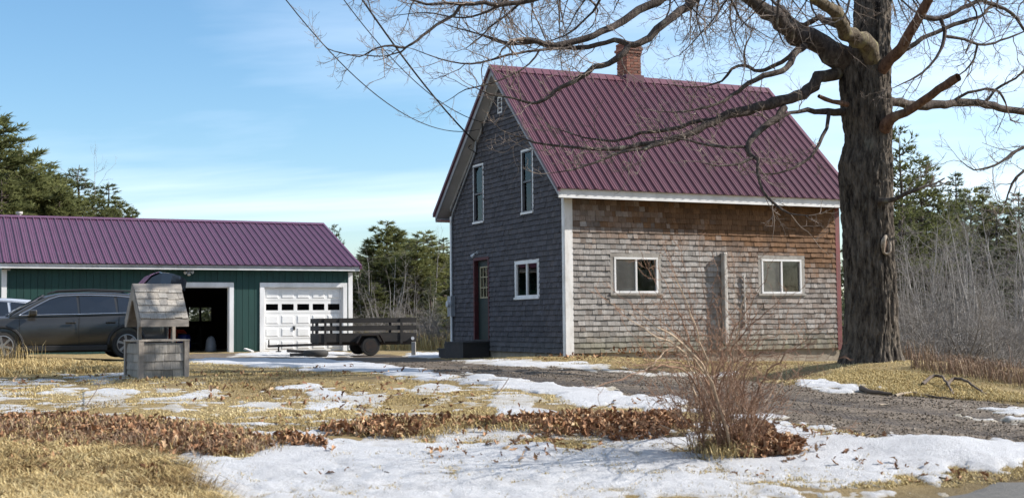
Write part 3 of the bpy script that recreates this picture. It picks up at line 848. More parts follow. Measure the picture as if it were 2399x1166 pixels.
# ---- porch steps by the door (a thing of its own)
def steps():
    st = empty('porch_steps', HO, HA)
    tag(st, 'low dark wooden landing and step below the gable door', 'steps')
    v0, v1, z0, z1 = DG
    zt_ = z0 - .05
    for k in range(5):
        va = v0 - .05 + k * .24
        MB().box(-.75, -.03, va, va + .23, zt_ - .04, zt_).build('deck_board', M['darkwood'], st)
    MB().box(-.74, -.70, v0 - .04, v0 + 1.2, -.15, zt_ - .042).build('skirt', M['darkwood'], st)
    MB().box(-.7, -.04, v0 - .04, v0, -.15, zt_ - .042).build('skirt', M['darkwood'], st)
    MB().box(-.7, -.04, v0 + 1.12, v0 + 1.16, -.15, zt_ - .042).build('skirt', M['darkwood'], st)
    MB().box(-.73, -.05, v0 + 1.24, v0 + 1.72, zt_ - .22, zt_ - .18).build('tread', M['darkwood'], st)
    MB().box(-.7, -.08, v0 + 1.26, v0 + 1.68, -.2, zt_ - .222).build('riser', M['darkwood'], st)
steps()

# ================================================================ THE GARAGE
GO_ = Vector((-5.15, 43.3, 0))                  # front right roof corner
GA = 0.44
GU = Vector((math.cos(GA), math.sin(GA), 0)); GV = Vector((-math.sin(GA), math.cos(GA), 0))
gov, gog = .30, .20
GC = GO_ - GU * gog + GV * gov; GC.z = -0.92     # front right wall corner on the ground
GL, GD = 11.05, 8.1
gze, gzr = 1.956 + .92, 3.69 + .92
gvr = 4.35 - gov
gsl = (gzr - gze) / (gvr + gov)
garage = empty('garage', GC, GA)
tag(garage, 'dark green garage with plum metal roof, one bay open and one white door closed', 'garage')
def gpl(px, py):
    p = on_plane(px, py, GC, GV) - GC; return p.dot(GU), p.z
g_open0, gz_top = gpl(372, 672); g_open1, _ = gpl(537, 672)
g_d0, gd_top = gpl(618, 671); g_d1, _ = gpl(803, 671)
TOP = (gz_top + gd_top) / 2
ob = (g_open0, g_open1); od = (g_d0, g_d1)
# siding of single vertical boards, cut round the two bays
x = -GL
while x < -.001:
    x2 = min(0, x + .2032)
    mid = (x + x2) / 2
    z0 = .05
    for (a, c) in (ob, od):
        if a - .02 < mid < c + .02: z0 = TOP + .02
    MB().box(x + .006, x2 - .006, -.02, .0, z0, gze - .1).build('siding_board', M['green'], garage)
    x = x2
core = MB()
for (a, c, z0) in ((-GL, ob[0], -.3), (ob[0], ob[1], TOP), (ob[1], od[0], -.3), (od[0], od[1], TOP), (od[1], 0, -.3)):
    core.box(a, c, .001, .10, z0, gze - .06)
core.build('front_wall', M['green'], garage)
sw = MB(); sw.box(-.1, 0, .10, GD, -.3, gze - .06); sw.prism([(0, gze - .06), (GD, gze - .06), (gvr, gzr - .12)], 0, -.1, 0); sw.build('side_wall', M['green'], garage)
sw = MB(); sw.box(-GL, -GL + .1, .10, GD, -.3, gze - .06); sw.prism([(0, gze - .06), (GD, gze - .06), (gvr, gzr - .12)], 0, -GL, -GL + .1); sw.build('side_wall', M['green'], garage)
# back wall with a window that shows the light woods behind
wb = on_plane(468, 736, GC + GV * GD, GV) - GC; wu, wz_ = wb.dot(GU), wb.z
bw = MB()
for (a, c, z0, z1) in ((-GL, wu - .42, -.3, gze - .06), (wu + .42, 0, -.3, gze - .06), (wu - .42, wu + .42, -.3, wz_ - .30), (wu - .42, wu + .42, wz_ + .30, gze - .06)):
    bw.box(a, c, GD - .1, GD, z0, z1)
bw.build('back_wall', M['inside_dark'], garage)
wf = MB()
wf.box(wu - .42, wu + .42, GD - .12, GD - .02, wz_ + .26, wz_ + .30); wf.box(wu - .42, wu + .42, GD - .12, GD - .02, wz_ - .30, wz_ - .26); wf.box(wu - .04, wu + .04, GD - .12, GD - .02, wz_ - .26, wz_ + .26)
wfo = wf.build('window', M['black'], garage)
for a, c in ((wu - .42, wu - .04), (wu + .04, wu + .42)): MB().box(a, c, GD - .07, GD - .064, wz_ - .26, wz_ + .26).build('pane', M['glass'], wfo)
MB().box(-GL + .1, -.1, .1, GD - .1, -.25, .03).build('slab', M['concrete'], garage)
# trims
def gb(name, mat, *bx): return MB().box(*bx).build(name, mat, garage, bevel=.004)
gb('corner_board', M['white'], -.13, .02, -.045, -.021, .05, gze - .2)
gb('corner_board', M['white'], -GL - .02, -GL + .13, -.045, -.021, .05, gze - .2)
gb('fascia', M['white'], -GL - gog, gog, -gov, -gov + .03, gze - .17, gze - .03)
gb('soffit', M['green'], -GL - gog, gog, -gov + .03, 0, gze - .165, gze - .14)
def trim(a, c, parent_name):
    t = .14
    r = MB().box(a - t, a, -.05, -.021, .02, TOP + t).box(c, c + t, -.05, -.021, .02, TOP + t).box(a, c, -.052, -.021, TOP, TOP + t)
    r.box(a - .001, a + .03, -.02, .14, .02, TOP).box(c - .03, c + .001, -.02, .14, .02, TOP).box(a, c, -.02, .14, TOP - .03, TOP)
    return r.build(parent_name, M['white'], garage)
trim(*ob, 'bay_frame')
fr = trim(*od, 'bay_frame')
# overhead door: four sections, raised panels, a row of five lights
dw = od[1] - od[0] - .06; da = od[0] + .03
door_g = MB().box(da, da + dw, .105, .14, .04, TOP - .03).build('overhead_door', M['ohdoor'], garage)
sh = (TOP - .07) / 5.0
for k in range(5):
    z0 = .04 + k * sh
    MB().box(da, da + dw, .075, .104, z0 + .006, z0 + sh - .006).build('section', M['ohdoor'], door_g, bevel=.004) if k != 3 else None
    if k == 3:
        s = MB(); s.box(da, da + dw, .075, .104, z0 + .006, z0 + .1); s.box(da, da + dw, .075, .104, z0 + sh - .11, z0 + sh - .006)
        for i in range(6):
            xc = da + dw * i / 5; s.box(max(da, xc - .06), min(da + dw, xc + .06), .075, .104, z0 + .1, z0 + sh - .11)
        s.build('section', M['ohdoor'], door_g)
        for i in range(5):
            MB().box(da + dw * i / 5 + .06, da + dw * (i + 1) / 5 - .06, .088, .094, z0 + .1, z0 + sh - .11).build('pane', M['carglass'], door_g)
        continue
    if True:
        for i in range(5):
            a, c = da + dw * i / 5 + .05, da + dw * (i + 1) / 5 - .05
            za, zb2 = z0 + .07, z0 + sh - .07; q = MB()
            q.add([(a, .0745, za), (c, .0745, za), (c, .0745, zb2), (a, .0745, zb2), (a + .03, .060, za + .03), (c - .03, .060, za + .03), (c - .03, .060, zb2 - .03), (a + .03, .060, zb2 - .03)],
                  [(4, 5, 6, 7), (0, 1, 5, 4), (1, 2, 6, 5), (2, 3, 7, 6), (3, 0, 4, 7)])
            q.build('raised_panel', M['ohdoor'], door_g)
hu, hz = gpl(690, 768)
MB().box(hu - .03, hu + .03, .03, .075, hz - .06, hz + .06).build('handle', M['black'], door_g)
# roof
groof = MB().prism([(-gov, gze - .03), (gvr, gzr - .03), (GD + gov, gze - .03), (GD + gov, gze - .13), (gvr, gzr - .13), (-gov, gze - .13)], 0, -GL - gog, gog).build('roof', M['white'], garage)
metal_roof(groof, -GL - gog - .03, gog + .03, -gov - .05, gze - .05 * gsl, gvr, gzr, M['roof_garage'])
metal_roof(groof, -GL - gog - .03, gog + .03, GD + gov + .05, gze - .05 * gsl, gvr, gzr, M['roof_garage'])
cap = MB()
for s in (-1, 1):
    cap.add([(-GL - gog - .05, gvr, gzr + .06), (gog + .05, gvr, gzr + .06), (gog + .05, gvr + s * .18, gzr + .05 - .18 * gsl), (-GL - gog - .05, gvr + s * .18, gzr + .05 - .18 * gsl)], [(0, 1, 2, 3) if s < 0 else (3, 2, 1, 0)])
cap.build('ridge_cap', M['roof_garage'], groof)
for (va, vb) in ((-gov - .05, gvr), (GD + gov + .05, gvr)):
    MB().prism([(va, gze - .05 * gsl + .045), (vb, gzr + .052), (vb, gzr - .05), (va, gze - .10)], 0, gog - .02, gog + .055).build('rake_trim', M['roof_garage'], groof)
# stove pipe behind the ridge
sp = on_plane(45, 500, GC + GV * (gvr + .3), GV) - GC
MB().tube([(sp.dot(GU), gvr + .3, gzr - .4), (sp.dot(GU), gvr + .3, gzr + .12)], .07, 12).tube([(sp.dot(GU), gvr + .3, gzr + .13), (sp.dot(GU), gvr + .3, gzr + .2)], .11, 12).build('roof_vent', M['pipe'], groof)
# flood lamp of three bulbs above the open bay
fu, fz = gpl(441, 636)
fl = MB().tube([(fu, -.02, fz), (fu, -.06, fz)], .06, 12).build('flood_lamp', M['galv'], garage)
for dx, dz in ((-.13, -.05), (.0, -.11), (.13, -.03)):
    MB().tube([(fu, -.06, fz), (fu + dx * .5, -.10, fz + dz * .4), (fu + dx, -.14, fz + dz)], [.015, .03, .055], 10).build('bulb', M['clearlamp'], fl)
nu, nz_ = gpl(17, 631)
MB().box(nu - .09, nu + .09, -.035, -.02, nz_ - .035, nz_ + .035).build('number_plate', M['galv'], garage)

# things kept inside the open bay
def inside():
    c = (ob[0] + ob[1]) / 2
    def at(u, v): return GC + GU * u + GV * v
    o = empty('work_bench', at(c + .5, 5.6), GA); tag(o, 'cluttered dark work bench deep inside the open garage bay', 'bench')
    MB().box(-.9, .9, -.3, .3, .86, .92).build('bench_top', M['darkwood'], o)
    for x in (-.8, .8):
        for y in (-.24, .24): MB().box(x - .04, x + .04, y - .04, y + .04, .03, .86).build('leg', M['darkwood'], o)
    MB().box(-.85, .85, -.26, .26, .25, .29).build('shelf', M['darkwood'], o)
    t = empty('lawn_tractor', at(ob[0] + .72, 3.6), GA + .3); tag(t, 'red lawn tractor parked inside the open garage bay behind the well', 'tractor')
    M['redpaint'] = simple('red_machine_paint', (.5, .05, .02), None, .35)
    h = MB(); h.prism([(.15, .35), (.85, .35), (.9, .6), (.75, .78), (.2, .82), (.12, .7)], 1, -.24, .24); h.build('hood', M['redpaint'], t, bevel=.03)
    MB().prism([(-.7, .45), (.1, .45), (.1, .55), (-.35, .6), (-.7, .75)], 1, -.42, .42).build('fender_deck', M['redpaint'], t, bevel=.03)
    MB().box(-.45, -.05, -.2, .2, .62, .72).box(-.52, -.42, -.2, .2, .72, 1.05).build('seat', M['black'], t, bevel=.03)
    MB().tube([(.1, 0, .75), (-.05, 0, .98)], .02, 6).build('steering_column', M['black'], t)
    for (x, y, r) in ((.65, .33, .19), (.65, -.33, .19), (-.45, .36, .26), (-.45, -.36, .26)):
        MB().tube([(x, y - .09, r + .03), (x, y + .09, r + .03)], r, 16).build('wheel', M['tire'], t)
    s = empty('feed_sack', at(ob[1] - .25, 1.6), GA); tag(s, 'pale slumped sack standing inside the right edge of the open bay', 'sack')
    q = MB(); q.tube([(0, 0, .03), (0, 0, .12), (.01, 0, .35), (.0, .02, .55), (.03, .02, .68), (.05, .0, .74)], [.2, .24, .23, .2, .14, .05], 12); q.build('bag', M['galv_dark'], s, smooth=True); s.scale = (.8, .8, .75)
    d = empty('storage_drum', at(c + .25, 3.0), GA); tag(d, 'dark blue plastic drum inside the open garage bay', 'drum')
    M['bluep'] = simple('blue_plastic', (.02, .03, .2), None, .4)
    MB().tube([(0, 0, .03), (0, 0, .1), (0, 0, .2), (0, 0, .45), (0, 0, .55), (0, 0, .62)], [.2, .22, .235, .235, .22, .19], 16).build('barrel', M['bluep'], d, smooth=True)
    MB().tube([(0, 0, .62), (0, 0, .66)], .205, 16).build('lid', M['black'], d)
inside()
# white board lying on the snow in front of the garage
p = G(583, 826)
o = MB().box(-.32, .32, -.05, .05, 0, .05).build('fallen_board', M['white_old']); o.location = (p.x, p.y, p.z + .06); o.rotation_euler = (0, .12, -1.0)
tag(o, 'short white board lying on the snow between the two garage doors', 'board')

# ================================================================ WISHING WELL
def well():
    base = G(366, 880)
    wa = math.radians(33)
    w = empty('wishing_well', base, wa); w.scale = (.91, .91, .97)
    tag(w, 'wooden wishing well with shingled box and shingled gable roof on the lawn', 'well')
    s = .80; h = s / 2; H = .60
    lin = MB().box(-h + .04, h - .04, -h + .04, h - .04, -.1, H - .06).build('box_lining', M['sheath'], w)
    for (x, y) in ((-h, -h), (h, -h), (h, h), (-h, h)):
        MB().box(x - .045, x + .045, y - .045, y + .045, -.12, H - .02).build('corner_post', M['wellpost'], w, bevel=.006)
    rows = 4; e = (H - .06) / rows
    for side in range(4):
        ca, sa = [(1, 0), (0, 1), (-1, 0), (0, -1)][side]
        for r in range(rows):
            x = -h + .045
            while x < h - .05:
                x2 = min(h - .045, x + random.uniform(.13, .24))
                if h - .045 - x2 < .07: x2 = h - .045
                z0 = -.02 + r * e; j = random.gauss(0, .003)
                vs = [(x + .002, -h, z0 + j), (x2 - .002, -h, z0 + j), (x2 - .002, -h - .022, z0 + j), (x + .002, -h - .022, z0 + j), (x + .002, -h, z0 + e + .02), (x2 - .002, -h, z0 + e + .02), (x2 - .002, -h - .006, z0 + e + .02), (x + .002, -h - .006, z0 + e + .02)]
                vs = [(a * ca - b * sa, a * sa + b * ca, c) for a, b, c in vs]
                np_mesh('shingle', vs, [(0, 1, 2, 3), (3, 2, 6, 7), (0, 3, 7, 4), (1, 5, 6, 2), (4, 7, 6, 5), (0, 4, 5, 1)], M['wellwood'], w, {'tint': [random.random()] * 8, 'warm': [.15 * random.random()] * 8, 'moss': [.3 if r == 0 else 0] * 8})
                x = x2
    for (x0, x1, y0, y1) in ((-h - .05, h + .05, -h - .05, -h + .05), (-h - .05, h + .05, h - .05, h + .05), (-h - .05, -h + .05, -h + .05, h - .05), (h - .05, h + .05, -h + .05, h - .05)):
        MB().box(x0, x1, y0, y1, H - .03, H).build('rim_board', M['wellpost'], w, bevel=.004)
    # posts, roof
    ze, zr, ro = .93, 1.50, .44
    for x in (-.30, .30):
        MB().box(x - .03, x + .03, -.04, .04, H - .15, zr - .12).build('post', M['wellpost'], w, bevel=.004)
    rl = .42                                  # half length along the ridge
    n = Vector((0, -(zr - ze), ro)).normalized()
    for sgn in (-1, 1):
        run = Vector((0, -sgn * ro, zr - ze)); L = run.length; rd = run.normalized(); nn = Vector((0, sgn * (zr - ze), ro)).normalized()
        MB().prism([(sgn * ro, ze), (0, zr), (0, zr - .02), (sgn * (ro - .02), ze - .0)], 0, -rl + .03, rl - .03).build('roof_deck', M['wellroof'], w)
        rows = 5; e = (L - .04) / rows
        for r in range(rows):
            x = -rl
            while x < rl - .01:
                x2 = min(rl, x + random.uniform(.11, .21))
                if rl - x2 < .06: x2 = rl
                j = random.gauss(0, .006)
                o0 = Vector((0, sgn * ro, ze)) + rd * (r * e + j); o1 = o0 + rd * (e + .03)
                vs = []
                for (o_, t) in ((o0, .028), (o1, .010)):
                    for (xx) in (x + .002, x2 - .002):
                        vs.append(Vector((xx, o_.y, o_.z)) + nn * .002); vs.append(Vector((xx, o_.y, o_.z)) + nn * (t + random.uniform(0, .004)))
                fs = [(0, 2, 3, 1), (1, 3, 7, 5), (0, 1, 5, 4), (2, 6, 7, 3), (4, 5, 7, 6), (0, 4, 6, 2)]
                np_mesh('roof_shingle', [tuple(v) for v in vs], fs, M['wellwood'], w, {'tint': [.35 + .65 * random.random()] * 8, 'warm': [.2 * random.random()] * 8, 'moss': [0] * 8})
                x = x2
        MB().bar((-rl - .01, sgn * .05, zr - .035), (rl + .01, sgn * .05, zr - .035), .12, .022, nn).build('ridge_board', M['wellroof'], w)
        MB().box(-rl, rl, sgn * ro - .012, sgn * ro + .012, ze - .12, ze + .0).build('eave_board', M['wellroof'], w)
    for x in (-rl, rl):                       # gable ends of two leaning boards
        for sgn in (-1, 1):
            MB().prism([(sgn * ro, ze), (0, zr), (0, zr - .20), (sgn * (ro - .10), ze - .12), (sgn * ro, ze - .12)], 0, x - .012, x + .012).build('barge_board', M['wellroof'], w)
        MB().prism([(-.2, zr - .26), (.2, zr - .26), (.0, zr - .02)], 0, x - .010, x + .010).build('gable_board', M['wellroof'], w)
well()

# ================================================================ UTILITY TRAILER and the tyre under its tongue
def wheel(parent, x, y, r, w, name='wheel', rimmat=None, spokes=5, out=-1):
    wo_ = MB().tube([(x, y - w / 2, r), (x, y - w * .42, r), (x, y + w * .42, r), (x, y + w / 2, r)], [r * .93, r, r, r * .93], 28).build(name, M['tire'], parent, bevel=.0)
    yf = y + out * (w / 2 + .004)
    MB().tube([(x, yf, r), (x, yf - out * .012, r)], r * .66, 24).build('rim', M['steel'] if spokes else (rimmat or M['rim']), wo_)
    q = MB()
    for k in range(spokes):
        a = 2 * math.pi * k / spokes + .3
        for da_ in (-.13, .13):
            q.bar((x + math.cos(a + da_) * r * .12, yf + out * .006, r + math.sin(a + da_) * r * .12), (x + math.cos(a + da_ * .5) * r * .63, yf + out * .008, r + math.sin(a + da_ * .5) * r * .63), .032, .014, (0, 1, 0))
    if spokes:
        q.tube([(x, yf, r), (x, yf + out * .015, r)], r * .17, 12)
        nseg = 28; ring = [(x + math.cos(2 * math.pi * k / nseg) * r * .65, yf + out * .004, r + math.sin(2 * math.pi * k / nseg) * r * .65) for k in range(nseg + 1)]
        q.tube(ring, .014, 6, False)
        q.build('spokes', rimmat or M['rim'], wo_)
    return wo_
def trailer():
    wpos = G(868, 834)
    ya = .33
    t = empty('utility_trailer', (wpos.x, wpos.y, wpos.z + .02), ya)
    tag(t, 'black slatted utility trailer with its tongue pointing left in front of the garage', 'trailer')
    # local: x to the rear (right in the photo), y away; near wheel at the origin
    x0, x1 = -1.46, 1.40; y0, y1 = .16, 1.55; zb, zt_ = .40, 1.08
    for (y, nm) in ((y0, 'side_board'), (y1, 'side_board')):
        for (za, zc) in ((zb, zb + .24), (zb + .32, zb + .46), (zb + .54, zt_)):
            MB().box(x0, x1, y - .018, y + .018, za, zc).build(nm, M['trailer'], t)
    for (x, nm) in ((x0 + .02, 'end_board'), (x1 - .02, 'end_board')):
        for (za, zc) in ((zb, zb + .24), (zb + .32, zb + .46), (zb + .54, zt_)):
            MB().box(x - .018, x + .018, y0 + .02, y1 - .02, za, zc).build(nm, M['trailer'], t)
    for y, s in ((y0, -1), (y1, 1)):
        for x in (x0 + .18, x0 + .62, .95):
            MB().box(x - .035, x + .035, y + s * .02 - .015, y + s * .02 + .015, zb - .06, zt_ - .005).build('stake', M['trailer'], t)
    for y in (y0 + .3, y1 - .3): MB().box(x0 - .0, x0 + .035, y - .04, y + .04, zb - .06, zt_ - .005).build('stake', M['trailer'], t)
    MB().box(x0, x1, y0 + .02, y1 - .02, zb - .03, zb + .0).build('floor', M['trailer'], t)
    ch = MB()
    for y in (y0 + .2, y1 - .2): ch.box(x0, x1, y - .03, y + .03, zb - .1, zb - .032)
    ch.box(-.03, .03, y0 - .1, y1 + .1, .24, .30)
    ch.build('chassis', M['steel'], t)
    ym = (y0 + y1) / 2
    tg = MB(); tg.bar((x0 + .3, ym, zb - .07), (x0 - 1.35, ym, zb - .10), .07, .07)
    tg.bar((x0 + .1, y0 + .2, zb - .075), (x0 - .8, ym, zb - .1), .05, .05); tg.bar((x0 + .1, y1 - .2, zb - .075), (x0 - .8, ym, zb - .1), .05, .05)
    tgo = tg.build('tongue', M['steel'], t)
    MB().tube([(x0 - 1.32, ym, zb - .1), (x0 - 1.32, ym, zb + .08)], .02, 8).build('latch', M['steel'], tgo)
    MB().tube([(x0 - 1.05, ym - .06, zb - .25), (x0 - 1.05, ym - .06, zb - .05)], .025, 8).box(x0 - 1.12, x0 - .98, ym - .1, ym + .02, zb - .27, zb - .24).build('jack', M['steel'], tgo)
    wheel(t, 0, y0 - .14, .265, .16, rimmat=M['steel'], spokes=0); wheel(t, 0, y1 + .14, .265, .16, rimmat=M['steel'], spokes=0, out=1)
    for y in (y0 - .14, y1 + .14):
        f = MB(); pr = [(-.40, .36), (-.27, .60), (.27, .60), (.40, .36)]
        for i in range(3):
            a, c = pr[i], pr[i + 1]; f.bar((a[0], y, a[1]), (c[0], y, c[1]), .22, .02)
        f.build('fender', M['steel'], t)
    MB().tube([(x1 - .12, y0 - .03, zb + .08), (x1 - .12, y0 - .06, zb + .08)], .05, 10).build('tail_lamp', M['clearlamp'], t)
    # old tyre lying flat and a chock
    p = G(740, 836)
    o = empty('old_tyre', p, .4); tag(o, 'old tyre lying flat on the ground under the trailer tongue', 'tyre')
    ringn = 32; q = MB(); R_, r_ = .26, .10
    V, F_ = [], []
    for i in range(ringn):
        a = 2 * math.pi * i / ringn
        for k in range(12):
            bb = 2 * math.pi * k / 12; V.append(((R_ + r_ * .9 * math.cos(bb)) * math.cos(a), (R_ + r_ * .9 * math.cos(bb)) * math.sin(a), .10 + .098 * math.sin(bb)))
    for i in range(ringn):
        for k in range(12):
            F_.append((i * 12 + k, ((i + 1) % ringn) * 12 + k, ((i + 1) % ringn) * 12 + (k + 1) % 12, i * 12 + (k + 1) % 12))
    q.add(V, F_); q.build('tread', M['tire'], o, smooth=True)
    MB().tube([(0, 0, .07), (0, 0, .12)], .17, 20).build('hub', M['steel'], o)
    p = G(703, 835)
    o = empty('wooden_block', p, .2); tag(o, 'dark stacked timber blocks propping the trailer tongue beside the tyre', 'blocks')
    MB().box(-.28, .22, -.15, .15, 0, .10).build('lower_block', M['darkwood'], o, bevel=.01)
    MB().bar((-.36, .0, .17), (.25, .05, .13), .14, .08).build('upper_block', M['darkwood'], o, bevel=.01)
trailer()

# ================================================================ CARS
def eval_mesh(o):
    dg = bpy.context.evaluated_depsgraph_get(); me = bpy.data.meshes.new_from_object(o.evaluated_get(dg)); return me
def car(label, paint, loc, rz, hatch_open=True, detail=True):
    c = empty('parked_car', loc, rz); tag(c, label, 'car', 'cars parked by the garage')
    st = [  # x, zbot, ztop, half width
        (2.41, .36, .66, .60), (2.37, .26, .76, .76), (2.22, .21, .85, .86), (1.9, .20, .92, .905), (1.5, .20, .965, .915), (1.12, .20, 1.0, .92), (.6, .20, 1.02, .92),
        (0, .20, 1.035, .92), (-.6, .20, 1.05, .92), (-1.2, .20, 1.065, .918), (-1.8, .21, 1.08, .905), (-2.2, .25, 1.08, .87), (-2.37, .32, 1.03, .80), (-2.42, .40, .90, .70)]
    V, F_ = [], []
    half = []
    for (x, zb, zt_, hw) in st:
        H = zt_ - zb
        sec = [(0, zb), (hw * .80, zb), (hw * .955, zb + .06), (hw * .99, zb + H * .25), (hw, zb + H * .48), (hw * .985, zb + H * .70), (hw * .965, zb + H * .82), (hw * .93, zt_ - .015), (hw * .86, zt_ + .005), (hw * .5, zt_ + .02), (0, zt_ + .028)]
        half.append(sec)
    m_ = len(half[0])
    for (x, *_), sec in zip(st, half):
        for (y, z) in sec: V.append((x, y, z))
        for (y, z) in sec[1:-1][::-1]: V.append((x, -y, z))
    n = 2 * m_ - 2
    for i in range(len(st) - 1):
        for k in range(n): F_.append((i * n + k, i * n + (k + 1) % n, (i + 1) * n + (k + 1) % n, (i + 1) * n + k))
    F_.append(tuple(range(n))[::-1]); F_.append(tuple((len(st) - 1) * n + k for k in range(n)))
    q = MB(); q.add(V, F_); body = q.build('body', paint, c, smooth=True)
    sub = body.modifiers.new('s', 'SUBSURF'); sub.levels = sub.render_levels = 1
    cut = MB()
    for x in (1.345, -1.40): cut.tube([(x, -1.2, .345), (x, 1.2, .345)], .40, 32)
    cu = cut.build('cutter', None); 
    bo = body.modifiers.new('b', 'BOOLEAN'); bo.object = cu; bo.operation = 'DIFFERENCE'; bo.solver = 'EXACT'
    bpy.context.view_layer.update()
    me = eval_mesh(body); body.modifiers.clear(); body.data = me
    bpy.data.objects.remove(cu)
    # cabin
    cab = [(1.20, 1.0, .84, 1.0, .84), (.78, 1.02, .855, 1.26, .76), (.36, 1.03, .86, 1.475, .66), (.05, 1.03, .86, 1.535, .64), (-.6, 1.05, .86, 1.555, .64), (-1.2, 1.06, .855, 1.54, .635), (-1.72, 1.07, .85, 1.50, .62), (-2.02, 1.08, .83, 1.30, .68), (-2.30, 1.08, .80, 1.09, .78)]
    V, F_ = [], []
    for (x, zb, yb, zt_, yt) in cab:
        sec = [(yb, zb - .03), (yb, zb), (yt + (yb - yt) * .5, (zb + zt_) / 2 + .012), (yt, zt_ - .02), (yt * .93, zt_ + .005), (yt * .5, zt_ + .022), (0, zt_ + .03)]
        for y, z in sec: V.append((x, y, z))
        for y, z in sec[:-1][::-1]: V.append((x, -y, z))
    n = 13
    for i in range(len(cab) - 1):
        for k in range(n - 1): F_.append((i * n + k, i * n + k + 1, (i + 1) * n + k + 1, (i + 1) * n + k))
    q = MB(); q.add(V, F_); cb = q.build('cabin', paint, c, smooth=True)
    def side(x, z, s):
        xs = [r[0] for r in cab][::-1]
        zb = np.interp(x, xs, [r[1] for r in cab][::-1]); yb = np.interp(x, xs, [r[2] for r in cab][::-1]); zt_ = np.interp(x, xs, [r[3] for r in cab][::-1]); yt = np.interp(x, xs, [r[4] for r in cab][::-1])
        t = min(1, max(0, (z - zb) / max(.05, zt_ - zb)))
        return (x, s * (yb + (yt - yb) * t + .012 + .012 * math.sin(t * 3.14)), z)
    M.setdefault('darkglass', simple('dark_car_window', (.006, .008, .012), None, .04, spec=1.0))
    M.setdefault('screen', simple('windscreen', (.03, .045, .07), None, .05, spec=1.0))
    wins = [[(.93, 1.055), (.62, 1.235), (.34, 1.385), (.12, 1.455), (-.27, 1.475), (-.30, 1.07)], [(-.35, 1.07), (-.34, 1.475), (-.8, 1.475), (-1.12, 1.46), (-1.16, 1.085)], [(-1.22, 1.09), (-1.20, 1.455), (-1.55, 1.425), (-1.78, 1.35), (-1.90, 1.16), (-1.86, 1.11)]]
    for s in (-1, 1):
        for wpoly in wins:
            cx_ = sum(p[0] for p in wpoly) / len(wpoly); cz_ = sum(p[1] for p in wpoly) / len(wpoly)
            vs = [side(cx_, cz_, s)] + [side(x, z, s) for x, z in wpoly]
            k = len(wpoly); fs = [(0, 1 + i, 1 + (i + 1) % k) if s < 0 else (0, 1 + (i + 1) % k, 1 + i) for i in range(k)]
            q = MB(); q.add(vs, fs); q.build('window', M['darkglass'], c)
        ln = [(1.0, 1.035), (.62, 1.255), (.33, 1.41), (.1, 1.485), (-.3, 1.505), (-.8, 1.502), (-1.2, 1.485), (-1.56, 1.45), (-1.82, 1.365), (-1.95, 1.15)]
        MB().tube([Vector(side(x, z, s)) + Vector((0, s * .006, 0)) for x, z in ln], .011, 6).build('window_trim', M['chrome'], c)
        MB().tube([Vector(side(x, z, s)) + Vector((0, s * .01, 0)) for x, z in ((1.0, 1.035), (.3, 1.05), (-.5, 1.06), (-1.3, 1.08), (-1.95, 1.10))], .010, 6).build('belt_trim', M['chrome'], c)
        if detail:
            for x in (.98, -.32, -1.22):       # door gaps
                MB().tube([(x, s * .922, 1.0), (x + .01, s * .934, .7), (x + (.0 if x > -1 else .12), s * .93, .36)], .006, 4).build('door_gap', M['black'], c)
            for x in (-.12, -1.02):
                MB().bar((x - .12, s * .935, .86), (x + .10, s * .935, .86), .03, .035).build('door_handle', paint, c, bevel=.01)
            MB().bar((.95, s * .92, .27), (-.95, s * .92, .27), .05, .12).build('sill_cladding', M['black'], c, bevel=.01)
            mr = MB(); mr.box(.62, .80, min(s * .93, s * 1.10), max(s * .93, s * 1.10), 1.03, 1.16); mr.build('mirror', paint, c, bevel=.03)
            MB().tube([(.25, s * .60, 1.56), (.15, s * .60, 1.605), (-.6, s * .60, 1.635), (-1.5, s * .59, 1.60), (-1.62, s * .59, 1.55)], .022, 8).build('roof_rail', M['black'], c)
        for x in (1.345, -1.40):
            pr = []
            for k in range(15):
                a = math.pi * (k / 14) ; pr.append((x + math.cos(a) * .43, s * .915, .345 + math.sin(a) * .43))
            MB().tube(pr, .035, 6).build('wheel_arch', M['black'], c)
            wheel(c, x, s * .80, .345, .23, rimmat=M['rim'], spokes=6, out=s)
        MB().box(2.2, 2.36, min(s * .55, s * .80), max(s * .55, s * .80), .66, .80).build('headlight', M['clearlamp'], c, bevel=.04)
        MB().box(-2.40, -2.2, min(s * .62, s * .86), max(s * .62, s * .86), .78, 1.0).build('tail_light', M['redlamp'], c, bevel=.04)
    # windscreen
    q = MB(); q.add([(1.17, -.72, 1.03), (1.17, .72, 1.03), (.40, .58, 1.475), (.40, -.58, 1.475), (1.20, 0, 1.05), (.42, 0, 1.50)], [(4, 1, 2, 5), (0, 4, 5, 3)])
    ws = q.build('windscreen', M['screen'], c, smooth=True); ws.location = (.022, 0, .025)
    MB().box(-2.1, 2.1, -.70, .70, .17, .30).build('underbody', M['black'], c)
    if hatch_open:
        MB().box(-2.32, -1.75, -.70, .70, .95, 1.42).build('boot_shade_block', M['black'], c)  # solid black block standing in for the unlit inside of the boot
        pr = [(-1.70, 1.55), (-1.84, 1.74), (-2.02, 1.93), (-2.26, 2.04), (-2.50, 2.02), (-2.70, 1.95), (-2.86, 1.86)]
        q = MB(); hw = [.60, .64, .68, .70, .71, .70, .64]
        for (x, z), w_ in zip(pr, hw): q.v += [(x + .06, -w_, z - .26), (x, -w_ * .92, z + .01), (x, 0, z + .05), (x, w_ * .92, z + .01), (x + .06, w_, z - .26), (x + .03, 0, z - .14)]
        for i in range(len(pr) - 1):
            for k in range(6): q.f.append((i * 6 + k, i * 6 + (k + 1) % 6, (i + 1) * 6 + (k + 1) % 6, (i + 1) * 6 + k))
        q.f.append((5, 4, 3, 2, 1, 0)); e = (len(pr) - 1) * 6; q.f.append(tuple(e + k for k in range(6)))
        hg = q.build('tailgate', M['darkglass'], c, smooth=False)
